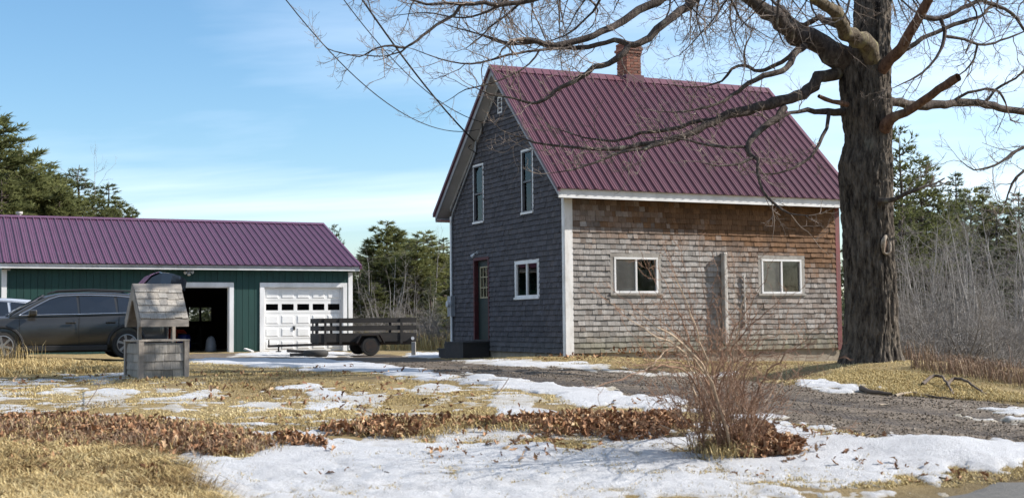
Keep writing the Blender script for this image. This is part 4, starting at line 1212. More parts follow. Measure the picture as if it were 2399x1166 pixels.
        q = MB(); q.add([(pr[1][0], -.5, pr[1][1] + .045), (pr[1][0], .5, pr[1][1] + .045), (pr[3][0], .52, pr[3][1] + .05), (pr[3][0], -.52, pr[3][1] + .05), (pr[2][0], -.51, pr[2][1] + .055), (pr[2][0], .51, pr[2][1] + .055)], [(0, 1, 5, 4), (4, 5, 2, 3)])
        q.build('rear_glass', M['screen'], hg)
        MB().prism([(-1.62, 1.56), (-1.78, 1.66), (-1.82, 1.64), (-1.72, 1.54)], 1, -.58, .58).build('spoiler', paint, hg)
        for s in (-1, 1): MB().tube([(-1.95, s * .66, 1.25), (-2.3, s * .64, 1.9)], .012, 6).build('gas_strut', M['black'], hg)
    else:
        q = MB(); q.add([(-1.76, -.56, 1.49), (-1.76, .56, 1.49), (-2.27, .72, 1.13), (-2.27, -.72, 1.13)], [(0, 3, 2, 1)])
        o = q.build('rear_glass', M['darkglass'], c); o.location = (-.03, 0, .035)
    return c
ra = G(297, 846)
heading = Vector((-math.cos(GA), -math.sin(GA), 0)); left = Vector((math.sin(GA), -math.cos(GA), 0))
cc = Vector((ra.x, ra.y, 0)) + heading * 1.40 - left * .90
cc.z = tzf(cc.x, cc.y) + .0
car('dark grey station wagon with its tailgate raised, parked behind the wishing well', M['carpaint'], cc, math.pi + GA)
c2 = Vector((-14.5, 33.6, 0)); c2.z = tzf(c2.x, c2.y)
car('silver car cut off by the left edge, beyond the dark wagon', M['silver'], c2, math.pi + GA, hatch_open=False, detail=False)

# ================================================================ VEGETATION HELPERS
class Tubes:                                    # many thin tubes as one mesh
    def __init__(s): s.V = []; s.F = []; s.n = 0
    def add(s, pts, rad, k=4):
        pts = np.asarray(pts, float); m_ = len(pts); rad = np.asarray(rad, float)
        d = np.gradient(pts, axis=0); d /= np.linalg.norm(d, axis=1, keepdims=True) + 1e-9
        ref = np.array([.31, .2, .93]) if abs(d[0, 2]) < .9 else np.array([1., .1, 0])
        u = np.cross(d, ref); u /= np.linalg.norm(u, axis=1, keepdims=True) + 1e-9; w = np.cross(d, u)
        a = 2 * np.pi * np.arange(k) / k
        ring = pts[:, None, :] + rad[:, None, None] * (u[:, None, :] * np.cos(a)[None, :, None] + w[:, None, :] * np.sin(a)[None, :, None])
        s.V.append(ring.reshape(-1, 3))
        i = np.arange(m_ - 1)[:, None] * k; j = np.arange(k)[None, :]; j2 = (j + 1) % k
        s.F.append((np.stack([i + j, i + j2, i + k + j2, i + k + j], -1).reshape(-1, 4)) + s.n)
        s.n += m_ * k
    def build(s, name, mat, parent=None, smooth=True):
        return np_mesh(name, np.concatenate(s.V), np.concatenate(s.F), mat, parent, None, smooth)
def spline(pts, rad, step=.25):
    pts = np.asarray(pts, float); rad = np.asarray(rad, float); n = len(pts)
    P_ = np.vstack([2 * pts[0] - pts[1], pts, 2 * pts[-1] - pts[-2]]); out = []; orad = []
    for i in range(n - 1):
        p0, p1, p2, p3 = P_[i:i + 4]; k = max(2, int(np.linalg.norm(p2 - p1) / step))
        for t in np.arange(k) / k:
            out.append(.5 * (2 * p1 + (p2 - p0) * t + (2 * p0 - 5 * p1 + 4 * p2 - p3) * t * t + (3 * p1 - p0 - 3 * p2 + p3) * t ** 3)); orad.append(rad[i] * (1 - t) + rad[i + 1] * t)
    out.append(pts[-1]); orad.append(rad[-1])
    return np.array(out), np.array(orad)
def unit(v): return v / (np.linalg.norm(v) + 1e-9)
def twig(T, R, p, d, L, r, lev, up=.12, wander=.35, kids=3, minr=.0022):
    n = 5 if lev > 0 else 4
    pts = [np.array(p, float)]; d = unit(np.array(d, float))
    for i in range(n):
        d = unit(d + R.normal(0, wander, 3) * .5 + np.array([0, 0, up]))
        pts.append(pts[-1] + d * L / n)
    pts = np.array(pts); rad = np.linspace(r, max(minr, r * .45), n + 1)
    T.add(pts, rad, 4 if r > .006 else 3)
    if lev > 0:
        for _ in range(kids + int(R.random() < .5)):
            t = R.uniform(.25, 1.0); i = min(n - 1, int(t * n)); q = pts[i] + (pts[i + 1] - pts[i]) * (t * n - i)
            ax = unit(pts[i + 1] - pts[i]); side = unit(np.cross(ax, R.normal(0, 1, 3)))
            nd = unit(ax * R.uniform(.5, 1.0) + side * R.uniform(.5, 1.0))
            twig(T, R, q, nd, L * R.uniform(.35, .65), max(minr, r * .6), lev - 1, up, wander, kids, minr)
def sprout(T, R, pts, rad, every, L, t0=.2, lev=2, up=.1, rmax=.012, flat=None, kids=3, back=None):
    seg = np.linalg.norm(np.diff(pts, axis=0), axis=1); cum = np.concatenate([[0], np.cumsum(seg)]); tot = cum[-1]
    s = tot * t0
    while s < tot:
        i = min(len(pts) - 2, np.searchsorted(cum, s) - 1); i = max(i, 0)
        q = pts[i] + (pts[i + 1] - pts[i]) * ((s - cum[i]) / (seg[i] + 1e-9)); ax = unit(pts[i + 1] - pts[i])
        side = unit(np.cross(ax, R.normal(0, 1, 3)))
        nd = unit(ax * R.uniform(.3, 1.0) + side * R.uniform(.6, 1.1))
        twig(T, R, q, nd, L * R.uniform(.5, 1.25), min(rmax, rad[i] * .6), lev, up, .4, kids)
        s += every * R.uniform(.5, 1.5)
    twig(T, R, pts[-1], unit(pts[-1] - pts[-2]), L * .8, rad[-1], lev, up, .35, kids)

def bark_mat(name, c1, c2, lichen, lich_amt=.55, scale=7, bmp=1.0):
    m, nt, b = mat_new(name)
    f = noise_fac(nt, scale, 6, .75, (1, 1, .28), 'Object', .38, .62)
    f2 = noise_fac(nt, 3.5, 5, .65, (1, 1, .5), 'Object', lich_amt, lich_amt + .12)
    c = mixrgb(nt, f, c1, c2); c = mixrgb(nt, f2, c, lichen)
    nt.links.new(c, b.inputs['Base Color']); b.inputs['Roughness'].default_value = .95; b.inputs['Specular IOR Level'].default_value = .15
    bump(nt, b, noise_fac(nt, scale * 2.2, 6, .7, (1, 1, .18), 'Object', .25, .75), bmp, .04)
    return m
M['bark'] = bark_mat('oak_bark', (.175, .148, .12), (.022, .018, .016), (.20, .19, .15), .66, 9, 1.0)
M['limb'] = bark_mat('oak_limb_bark', (.12, .098, .085), (.045, .036, .032), (.20, .19, .15), .58, 14, .8)
M['moss_limb'] = bark_mat('lichen_limb_bark', (.20, .165, .12), (.07, .057, .04), (.27, .24, .13), .54, 16, .9)
M['dead_limb'] = bark_mat('bare_dead_wood', (.22, .13, .09), (.085, .05, .037), (.25, .18, .13), .55, 16, .9)
M['scar'] = simple('pale_scar_wood', (.33, .28, .22), (.15, .12, .095), .9, 14, None, .5)
M['twig'] = simple('oak_twigs', (.23, .185, .15), (.15, .115, .095), .9, 4)
M['stem'] = simple('shrub_stems', (.27, .155, .092), (.15, .08, .05), .85, 3)
M['stem_grey'] = simple('shrub_grey_stems', (.46, .35, .24), (.31, .22, .15), .85, 3)
M['sapling'] = simple('pale_sapling_bark', (.31, .295, .275), (.19, .178, .165), .9, 1.5)
M['brushwood'] = simple('brushwood', (.235, .22, .205), (.14, .125, .113), .9, 1.0)
M['pinebark'] = simple('pine_bark', (.10, .075, .06), (.06, .045, .038), .95, 3)

# ================================================================ THE OAK
OAKY = 24.0
def trunk():
    prof = [(905, 1935, 2140), (880, 1946, 2128), (866, 1955, 2119), (850, 1961, 2114), (830, 1967, 2110), (800, 1974, 2107), (760, 1977, 2105), (700, 1979, 2103), (640, 1977, 2100), (600, 1974, 2097), (560, 1973, 2097), (500, 1970, 2094), (450, 1967, 2093),
            (415, 1964, 2092), (385, 1963, 2091), (350, 1973, 2090), (320, 1978, 2090), (280, 1973, 2091), (240, 1969, 2090), (200, 1966, 2088), (170, 1966, 2088), (140, 1972, 2089), (110, 1986, 2088), (80, 1994, 2087), (40, 1998, 2088), (0, 2000, 2089), (-60, 2000, 2090), (-150, 2004, 2088), (-300, 2008, 2080), (-460, 2016, 2070)]
    zs, xs, rs = [], [], []
    for (py, xl, xr) in prof:
        a, b_ = P(xl, py, OAKY), P(xr, py, OAKY); zs.append((a.z + b_.z) / 2); xs.append((a.x + b_.x) / 2); rs.append((b_.x - a.x) / 2)
    Z = np.linspace(zs[0], zs[-1], 760); cxs = np.interp(Z, zs, xs); rr = np.interp(Z, zs, rs)
    n = 200; th = 2 * np.pi * np.arange(n) / n
    TH, ZZ = np.meshgrid(th, Z); RR = np.repeat(rr[:, None], n, 1)
    cs, sn = np.cos(TH), np.sin(TH)
    def ringnoise(f, zf, s, o=3): return (fbm(cs * f + 40, sn * f + ZZ * zf + 40, s, o) + fbm(sn * f + 9, cs * f - ZZ * zf + 80, s + 7, o)) / 2
    ridge = np.abs(ringnoise(8.0, 2.2, 120, 3) - .5) * 2; ridge2 = np.abs(ringnoise(15, 4.5, 180, 2) - .5) * 2
    low = ringnoise(1.3, .35, 140, 2) - .5
    flare = np.clip((zs[0] + 1.0 - ZZ) / 1.0, 0, 1) ** 2
    root = flare * (.16 * np.cos(TH * 5 + 1.0) + .10)
    RR = RR * (1 + .05 * low) - .042 * (1 - np.clip(ridge * 3.0, 0, 1)) - .022 * (1 - np.clip(ridge2 * 3.0, 0, 1)) + .02 * (ringnoise(14, 2.5, 160, 2) - .5) + root * RR
    X = cxs[:, None] + RR * cs; Y = OAKY + RR * sn * .95
    V = np.stack([X, Y, ZZ], -1).reshape(-1, 3)
    idx = np.arange(len(Z) * n).reshape(len(Z), n); nx_ = np.roll(idx, -1, 1)
    F_ = np.stack([idx[:-1], nx_[:-1], nx_[1:], idx[1:]], -1).reshape(-1, 4)
    return V, F_
ob_ = G(2040, 868)
oak = empty('oak_tree', (6.73, OAKY, tzf(6.73, OAKY)))
tag(oak, 'big bare oak with thick dark trunk and limbs reaching over the house', 'tree')
def oakchild(o):
    o.parent = oak; o.matrix_parent_inverse = Matrix.Translation(-Vector(oak.location)); return o
V, F_ = trunk(); oakchild(np_mesh('trunk', V, F_, M['bark'], None, None, True))
LIMBS = [   # (material, px radius list, [(px, py, depth)...])
 ('limb', [(1990, 150, 24.0, 34), (1925, 110, 23.9, 27), (1870, 86, 23.7, 24), (1830, 55, 23.5, 21), (1790, 24, 23.3, 18), (1745, -6, 23.1, 16), (1680, -45, 22.8, 14), (1560, -95, 22.4, 11), (1400, -130, 22, 8)], .8),
 ('moss_limb', [(2040, 175, 24.1, 24), (2030, 140, 23.75, 24), (2010, 105, 23.4, 20), (1985, 72, 23.0, 17), (1958, 32, 22.6, 15), (1930, 8, 22.3, 14), (1885, -25, 22, 12), (1800, -90, 21.5, 9)], .75),
 ('limb', [(1990, 165, 24.0, 18), (1955, 172, 23.9, 16), (1920, 190, 23.7, 15), (1880, 216, 23.5, 14), (1830, 240, 23.2, 13), (1780, 250, 23.0, 12), (1735, 260, 22.8, 11.5), (1690, 276, 22.6, 10), (1650, 296, 22.4, 9), (1600, 320, 22.2, 8), (1540, 334, 22.0, 7), (1480, 344, 21.8, 6), (1430, 350, 21.6, 5), (1380, 348, 21.5, 4), (1320, 343, 21.4, 3), (1250, 333, 21.2, 2), (1185, 310, 21.0, 1)], .35),
 ('limb', [(1690, 276, 22.6, 6), (1640, 284, 22.5, 5), (1570, 304, 22.7, 5), (1500, 312, 22.9, 4), (1440, 330, 23, 3), (1370, 322, 23, 2), (1300, 300, 23, 1)], .15),
 ('limb', [(1590, 325, 22.2, 5), (1530, 343, 21.7, 5), (1480, 352, 21.3, 4), (1440, 362, 21, 4), (1395, 380, 20.8, 3), (1345, 397, 20.6, 2), (1290, 405, 20.4, 1)], .2),
 ('limb', [(1838, 252, 23.2, 9), (1800, 290, 22.8, 8), (1770, 315, 22.5, 8), (1752, 340, 22.3, 7), (1757, 362, 22.2, 6), (1775, 375, 22.0, 4.5), (1776, 405, 21.9, 4), (1786, 445, 21.8, 3.2), (1815, 478, 21.7, 3), (1850, 500, 21.6, 2), (1895, 505, 21.5, 1)], .45),
 ('limb', [(1752, 344, 22.3, 4), (1700, 344, 22.1, 3.5), (1640, 336, 21.9, 3), (1590, 325, 21.7, 2), (1530, 322, 21.5, 1)], .2),
 ('limb', [(1768, 368, 22.1, 4), (1730, 385, 21.8, 3), (1680, 388, 21.6, 2), (1640, 380, 21.4, 1)], .2),
 ('limb', [(1985, 262, 24.0, 11), (1940, 263, 23.7, 8), (1890, 259, 23.4, 5.5), (1850, 267, 23.2, 4), (1820, 280, 23.0, 3)], .7),
 ('limb', [(1942, 265, 23.6, 5), (1936, 300, 23.4, 4.5), (1917, 340, 23.2, 4), (1895, 370, 23.0, 3.5), (1860, 394, 22.8, 3), (1810, 408, 22.6, 2), (1770, 405, 22.5, 1)], .3),
 ('limb', [(1885, 108, 23.7, 9), (1868, 118, 23.5, 8), (1852, 145, 23.3, 7.5), (1830, 166, 23.1, 7), (1790, 181, 22.9, 6.5), (1752, 195, 22.7, 6), (1730, 214, 22.5, 5), (1700, 234, 22.3, 4), (1660, 250, 22.1, 3), (1600, 262, 21.9, 2), (1540, 262, 21.7, 1)], .3),
 ('limb', [(1870, 112, 23.6, 6), (1830, 144, 23.8, 5), (1792, 164, 24.0, 4.5), (1768, 166, 24.2, 4.2), (1745, 152, 24.3, 4), (1715, 162, 24.5, 3.5), (1690, 190, 24.6, 3), (1655, 202, 24.8, 2), (1600, 205, 25, 1)], .3),
 ('limb', [(1745, 153, 24.3, 3), (1744, 130, 24.3, 2.5), (1746, 108, 24.2, 2)], .9),
 ('dead_limb', [(2070, 300, 23.7, 17), (2088, 278, 23.5, 13), (2120, 264, 23.3, 11), (2160, 238, 23.0, 10), (2200, 210, 22.7, 10), (2232, 188, 22.5, 11), (2247, 180, 22.4, 9.5)], 2),
 ('dead_limb', [(2062, 165, 23.7, 18), (2085, 140, 23.5, 14), (2110, 116, 23.3, 13), (2130, 80, 23.0, 12), (2150, 45, 22.8, 12), (2170, 10, 22.6, 12), (2190, -30, 22.4, 11), (2210, -80, 22.2, 10)], 2),
 ('limb', [(2060, 235, 24.3, 12), (2095, 240, 24.6, 11), (2130, 243, 24.9, 10.5), (2200, 246, 25.3, 10), (2260, 241, 25.7, 9.5), (2310, 246, 26, 9), (2360, 258, 26.3, 8.5), (2399, 262, 26.5, 8), (2470, 258, 27, 7), (2560, 240, 27.5, 5)], .35),
 ('limb', [(2225, 243, 25.5, 4), (2268, 217, 25.5, 3.5), (2310, 208, 25.6, 3.2), (2340, 216, 25.7, 3), (2356, 240, 25.8, 2.5)], .2),
 ('limb', [(2300, 246, 26, 4), (2345, 200, 26, 3), (2380, 185, 26, 2.5), (2410, 150, 26, 2), (2440, 120, 26, 1.5)], .2),
 ('limb', [(2110, 122, 24.3, 7), (2160, 92, 24.4, 5.5), (2210, 68, 24.5, 5), (2255, 50, 24.6, 5), (2283, 42, 24.6, 4.5)], .7),
 ('limb', [(2165, 40, 23.0, 6), (2204, 43, 23.1, 6), (2240, 28, 23.2, 5), (2290, 0, 23.3, 5), (2350, -30, 23.4, 4)], .5),
 ('limb', [(2204, 45, 23.1, 5), (2214, 75, 23.1, 4.5), (2206, 108, 23.0, 4), (2194, 136, 22.9, 3.5), (2160, 170, 22.8, 3), (2132, 188, 22.7, 2), (2095, 205, 22.6, 1)], .3),
 ('limb', [(2212, 85, 23.1, 4), (2260, 92, 23.3, 3.5), (2290, 105, 23.5, 3.2), (2330, 100, 23.7, 3), (2399, 75, 23.9, 2)], .2),
 ('limb', [(2290, 105, 23.5, 3), (2282, 138, 23.5, 2.5), (2262, 166, 23.5, 2)], .2),
 ('limb', [(2280, -10, 23.6, 6), (2310, 5, 23.7, 5), (2340, 16, 23.8, 4.5), (2372, 32, 23.9, 4), (2405, 80, 24, 3), (2430, 130, 24, 2)], .2),
 ('limb', [(2520, 300, 25, 6), (2450, 330, 24.6, 5), (2399, 345, 24.3, 4), (2375, 356, 24.2, 3.5), (2345, 380, 24.0, 3), (2318, 391, 23.9, 2.5), (2282, 398, 23.8, 2), (2250, 376, 23.7, 1)], .4),
 ('limb', [(2470, 360, 24.7, 4), (2399, 400, 24.3, 3.5), (2372, 430, 24.2, 3), (2361, 458, 24.1, 2), (2352, 485, 24, 1)], .4),
 ('limb', [(1720, -60, 21.5, 13), (1650, -20, 21.3, 12), (1610, 12, 21.2, 11), (1575, 38, 21.0, 10), (1540, 72, 20.9, 9.5), (1500, 98, 20.8, 9), (1472, 106, 20.7, 8.5), (1455, 130, 20.6, 7.5), (1428, 150, 20.6, 7), (1390, 162, 20.5, 6.5), (1362, 182, 20.5, 6), (1330, 197, 20.4, 5.5), (1300, 212, 20.4, 5), (1276, 234, 20.3, 4), (1246, 242, 20.3, 3.5), (1205, 230, 20.2, 2.5), (1150, 222, 20.2, 2), (1108, 203, 20.1, 1)], .45),
 ('limb', [(1474, 104, 20.7, 7), (1440, 95, 20.8, 6), (1400, 105, 20.9, 6), (1360, 112, 21.0, 6), (1330, 112, 21.1, 5), (1290, 104, 21.2, 4), (1250, 98, 21.3, 3.5), (1200, 103, 21.4, 3), (1150, 88, 21.5, 2), (1090, 70, 21.6, 1)], .2),
 ('limb', [(1620, -50, 22, 11), (1540, 0, 21.8, 10), (1480, 35, 21.6, 9), (1430, 62, 21.4, 8.5), (1390, 82, 21.2, 8), (1345, 98, 21.1, 8), (1300, 106, 21.0, 7.5), (1262, 99, 20.9, 6.5), (1226, 91, 20.8, 5)], .7),
 ('limb', [(1420, -60, 20.5, 9), (1340, -28, 20.4, 8), (1280, -8, 20.3, 7), (1215, 5, 20.2, 6), (1170, 12, 20.1, 5.5), (1134, 10, 20.0, 5), (1080, 9, 19.9, 4.5), (1050, 8, 19.8, 3.5), (1000, 8, 19.7, 3), (950, -4, 19.6, 2), (880, -5, 19.5, 1)], .3),
 ('limb', [(1082, 10, 19.9, 4), (1064, 35, 19.9, 4), (1022, 60, 19.8, 3.8), (990, 85, 19.7, 3.5), (966, 102, 19.6, 3.2), (948, 112, 19.6, 3), (920, 107, 19.5, 2.5), (884, 112, 19.4, 2.2), (862, 124, 19.4, 2), (842, 133, 19.3, 1.8), (800, 124, 19.2, 1.4), (768, 114, 19.1, 1.2), (746, 92, 19.0, .8)], .35),
 ('limb', [(948, 112, 19.6, 2), (940, 122, 19.6, 1.8), (900, 131, 19.5, 1.6), (858, 130, 19.4, 1.2)], .3),
 ('limb', [(1340, 112, 21.1, 4), (1260, 118, 20.8, 3.2), (1190, 130, 20.6, 3), (1130, 145, 20.4, 2.5), (1080, 149, 20.3, 2), (1030, 138, 20.2, 1.6), (968, 115, 20.1, 1)], .2),
 ('limb', [(1265, 116, 20.8, 2.5), (1240, 150, 20.7, 2.2), (1200, 176, 20.6, 2), (1150, 195, 20.5, 1.8), (1090, 210, 20.4, 1.4), (1062, 228, 20.3, 1), (1030, 246, 20.2, .7)], .3),
 ('limb', [(1310, 106, 21.0, 3), (1250, 100, 21.3, 2.8), (1190, 105, 21.5, 2.4), (1120, 80, 21.7, 2), (1050, 60, 21.9, 1.2)], .15),
 ('limb', [(1170, 12, 20.1, 3), (1120, 35, 20.6, 2.5), (1070, 42, 21, 2), (1000, 30, 21.4, 1.4), (930, 36, 21.6, .8)], .15),
 ('limb', [(1845, 70, 23.6, 7), (1800, 18, 24.2, 6), (1770, 0, 24.6, 5), (1700, -30, 25, 4)], .3),
 ('limb', [(1960, 60, 24.3, 8), (1920, 40, 24.8, 7), (1885, 62, 25.1, 6), (1860, 50, 25.3, 5), (1830, 18, 25.6, 4), (1790, -10, 26, 3)], .3),
 ('limb', [(2040, 470, 23.9, 8), (2085, 470, 23.3, 6), (2120, 456, 23.1, 5), (2152, 444, 22.9, 3.5)], .8),
 ('dead_limb', [(1985, 245, 23.6, 7), (1950, 238, 23.4, 5), (1918, 225, 23.2, 5)], 2),
]
TW = Tubes(); Rk = np.random.default_rng(21)
for (mt_, pl, t0) in LIMBS:
    pts = [P(a, b_, Y) for a, b_, Y, r in pl]; rad = [r * Y / FPX for a, b_, Y, r in pl]
    sp_, sr_ = spline([tuple(p) for p in pts], rad, .16)
    jit = Rk.normal(0, 1, sp_.shape) * ((.25 if mt_ != 'dead_limb' else .07) * sr_)[:, None]; jit[0] = 0; sp_ = sp_ + jit
    sr_ = sr_ * (1 + Rk.normal(0, .05, len(sr_)))
    T = Tubes(); T.add(sp_, np.maximum(sr_, .004), 10 if sr_.max() > .04 else 6)
    oakchild(T.build('limb', M[mt_]))
    if t0 < 1.5:
        sprout(TW, Rk, sp_, sr_, .26, .62, t0, 2, .07, .010)
# boughs that only cross the upper edge of the view: fine branching against the sky
for k in range(64):
    px0 = Rk.uniform(880, 2420) if k > 10 else Rk.uniform(1480, 2000)
    Y = Rk.uniform(21, 27); a = np.array(P(px0, Rk.uniform(-160, -30), Y))
    b_ = np.array(P(px0 + Rk.uniform(-190, 130), Rk.uniform(20, 130), Y + Rk.uniform(-1, 1)))
    mid = (a + b_) / 2 + Rk.normal(0, .25, 3)
    sp_, sr_ = spline([a, mid, b_], [.03, .018, .007], .2)
    T = Tubes(); T.add(sp_ + Rk.normal(0, .012, sp_.shape), sr_, 5); oakchild(T.build('branch', M['limb'])); sprout(TW, Rk, sp_, sr_, .22, .55, .1, 2, .06, .009)
o = oakchild(TW.build('twigs', M['twig'])); o['kind'] = 'stuff'
# healed ring of a lost limb, and end faces of broken limbs
kc = P(2072, 574, 23.60); kn = Vector((math.sin(.72), -math.cos(.72), .05)).normalized(); ku = Vector((0, 0, 1)); ks = kn.cross(ku).normalized()
q = MB(); ring = [kc + kn * (.035 + .02 * math.sin(2 * a)) + ks * math.cos(a) * (.10 + .015 * math.sin(3 * a)) + ku * math.sin(a) * .165 for a in np.linspace(0, 2 * math.pi, 25)]
q.tube(ring, [.034 + .012 * math.sin(2 * a + 1) for a in np.linspace(0, 2 * math.pi, 25)], 8, False)
oakchild(q.build('healed_ring', M['scar'], None, True))
q = MB(); q.add([kc + kn * .03] + [kc + kn * .03 + ks * math.cos(a) * .10 + ku * math.sin(a) * .16 for a in np.linspace(0, 2 * math.pi, 17)[:-1]], [(0, 1 + i, 1 + (i + 1) % 16) for i in range(16)])
oakchild(q.build('healed_hollow', M['dead_limb']))

# ================================================================ THE SHRUB BY THE DRIVE
def shrub():
    b0 = G(1705, 1066); b1 = G(1648, 1015)
    s = empty('bare_shrub', b0); tag(s, 'bare many-stemmed shrub with straw brown stems beside the driveway', 'shrub')
    R = np.random.default_rng(5); TT = Tubes(); TG = Tubes(); kk = 0
    def stem(base, tip_px, Y, r, bend, mat):
        nonlocal kk
        tip = np.array(P(*tip_px, Y)); base = np.array(base); mid = (base + tip) / 2
        mid[2] += bend * np.linalg.norm(tip - base); mid[:2] += (base[:2] - tip[:2]) * .15
        sp_, sr_ = spline([base, mid, tip], [r, r * .75, r * .25], .12); sp_ += R.normal(0, .010, sp_.shape)
        sr_ = np.maximum(sr_, .0028)
        T = Tubes(); T.add(sp_, sr_, 5)
        if kk < 110:
            o = T.build('stem', M[mat], s); o.matrix_parent_inverse = Matrix.Translation(-Vector(b0))
        else: TG.V.append(np.concatenate(T.V)); TG.F.append(np.concatenate(T.F) + TG.n); TG.n += T.n
        kk += 1
        sprout(TT, R, sp_, sr_, .17, .26, .3, 1, .10, .0045, kids=2)
    # long leading stems read off the photograph: tip pixel, depth, radius
    lead = [((1500, 735), 12.2, .012, .12), ((1470, 745), 12.0, .010, .1), ((1395, 905), 11.6, .009, .22), ((1490, 880), 12.6, .009, .25), ((1500, 520), 12.8, .008, .0), ((1565, 530), 13.2, .007, .0), ((1640, 520), 12.9, .008, -.02),
            ((1600, 540), 12.5, .007, .02), ((1680, 560), 13.3, .007, 0), ((1720, 560), 12.8, .007, 0), ((1765, 610), 12.4, .008, 0), ((1800, 640), 12.9, .008, .02), ((1840, 690), 12.2, .009, .05), ((1900, 790), 12.0, .010, .12), ((1945, 770), 12.2, .008, .14),
            ((1870, 820), 11.8, .010, .10), ((1960, 840), 12.4, .008, .16), ((1820, 880), 11.7, .009, .06), ((1580, 640), 12.1, .009, .04), ((1540, 620), 12.6, .008, .05), ((1420, 700), 13.0, .006, .1), ((1450, 690), 12.4, .006, .1), ((1480, 850), 11.9, .008, .2)]
    for (tp, Y, r, bd) in lead:
        a = R.uniform(0, 6.28); rr = .16 * math.sqrt(R.random()); bx, by = (b0.x, b0.y) if R.random() < .75 else (b1.x, b1.y)
        x, y = bx + rr * math.cos(a), by + rr * math.sin(a)
        stem((x, y, tzf(x, y) - .02), (tp[0], tp[1] + (70 if tp[1] < 600 else 0)), Y, r * (1.35 if tp[1] > 600 else .8), bd, 'stem_grey' if R.random() < .5 else 'stem')
    for k in range(118):
        second = R.random() < .22
        bx, by = (b1.x, b1.y) if second else (b0.x, b0.y)
        a = R.uniform(0, 6.28); rr = .30 * math.sqrt(R.random()); x, y = bx + rr * math.cos(a) * 1.3, by + rr * math.sin(a)
        tl = R.normal(0, .42) + (x - bx) * .9; L = .40 + 1.1 * R.random() ** 2.0
        ppm = FPX / by; bpx = 1705 if not second else 1648
        tx = bpx + (x - bx) * ppm + math.sin(tl) * L * ppm; ty = (1066 if not second else 1015) - math.cos(tl) * L * ppm
        stem((x, y, tzf(x, y) - .02), (tx, ty), by + R.normal(0, .4) * L, R.uniform(.003, .0062), R.uniform(-.02, .07), 'stem' if R.random() < .75 else 'stem_grey')
    for T_, nm, mt_ in ((TT, 'twigs', 'stem'), (TG, 'thin_stems', 'stem')):
        if T_.V:
            o = T_.build(nm, M[mt_], s); o.matrix_parent_inverse = Matrix.Translation(-Vector(b0)); o['kind'] = 'stuff'
shrub()

# ================================================================ WOODS BEHIND
def needle_mat(name, c1, c2):
    m, nt, b = mat_new(name)
    oi = nt.nodes.new('ShaderNodeObjectInfo')
    f = noise_fac(nt, .9, 4, .6, None, 'Object', .35, .65)
    c = mixrgb(nt, f, c1, c2)
    c = mixrgb(nt, oi.outputs['Random'], c, tuple(x * .72 for x in c2))
    nt.links.new(c, b.inputs['Base Color']); b.inputs['Roughness'].default_value = .8; b.inputs['Specular IOR Level'].default_value = .2
    return m
_old = needle_mat
def needle_mat(name, c1, c2):
    m = _old(name, c1, c2); nt = m.node_tree; b = nt.nodes['Principled BSDF']; out = nt.nodes['Material Output']
    tr = N(nt, 'ShaderNodeBsdfTranslucent'); src = b.inputs['Base Color'].links[0].from_socket; nt.links.new(src, tr.inputs[0])
    mx = N(nt, 'ShaderNodeMixShader'); mx.inputs[0].default_value = .45; nt.links.new(b.outputs[0], mx.inputs[1]); nt.links.new(tr.outputs[0], mx.inputs[2]); nt.links.new(mx.outputs[0], out.inputs['Surface'])
    return m
M['needles'] = needle_mat('pine_needles', (.21, .21, .08), (.14, .155, .06))
M['needles_dark'] = needle_mat('spruce_needles', (.15, .165, .08), (.095, .115, .06))
def tufts(R, pos, axis, k, L, w, spread):
    n = len(pos); p = np.repeat(pos, k, 0); ax = np.repeat(axis, k, 0)
    d = ax + R.normal(0, spread, (n * k, 3)); d /= np.linalg.norm(d, axis=1, keepdims=True) + 1e-9
    sd = np.cross(d, R.normal(0, 1, (n * k, 3))); sd /= np.linalg.norm(sd, axis=1, keepdims=True) + 1e-9
    l = L * R.uniform(.6, 1.2, (n * k, 1))
    V = np.stack([p - sd * w, p + sd * w, p + d * l], 1).reshape(-1, 3)
    F_ = np.arange(n * k * 3).reshape(-1, 3)
    return V, F_
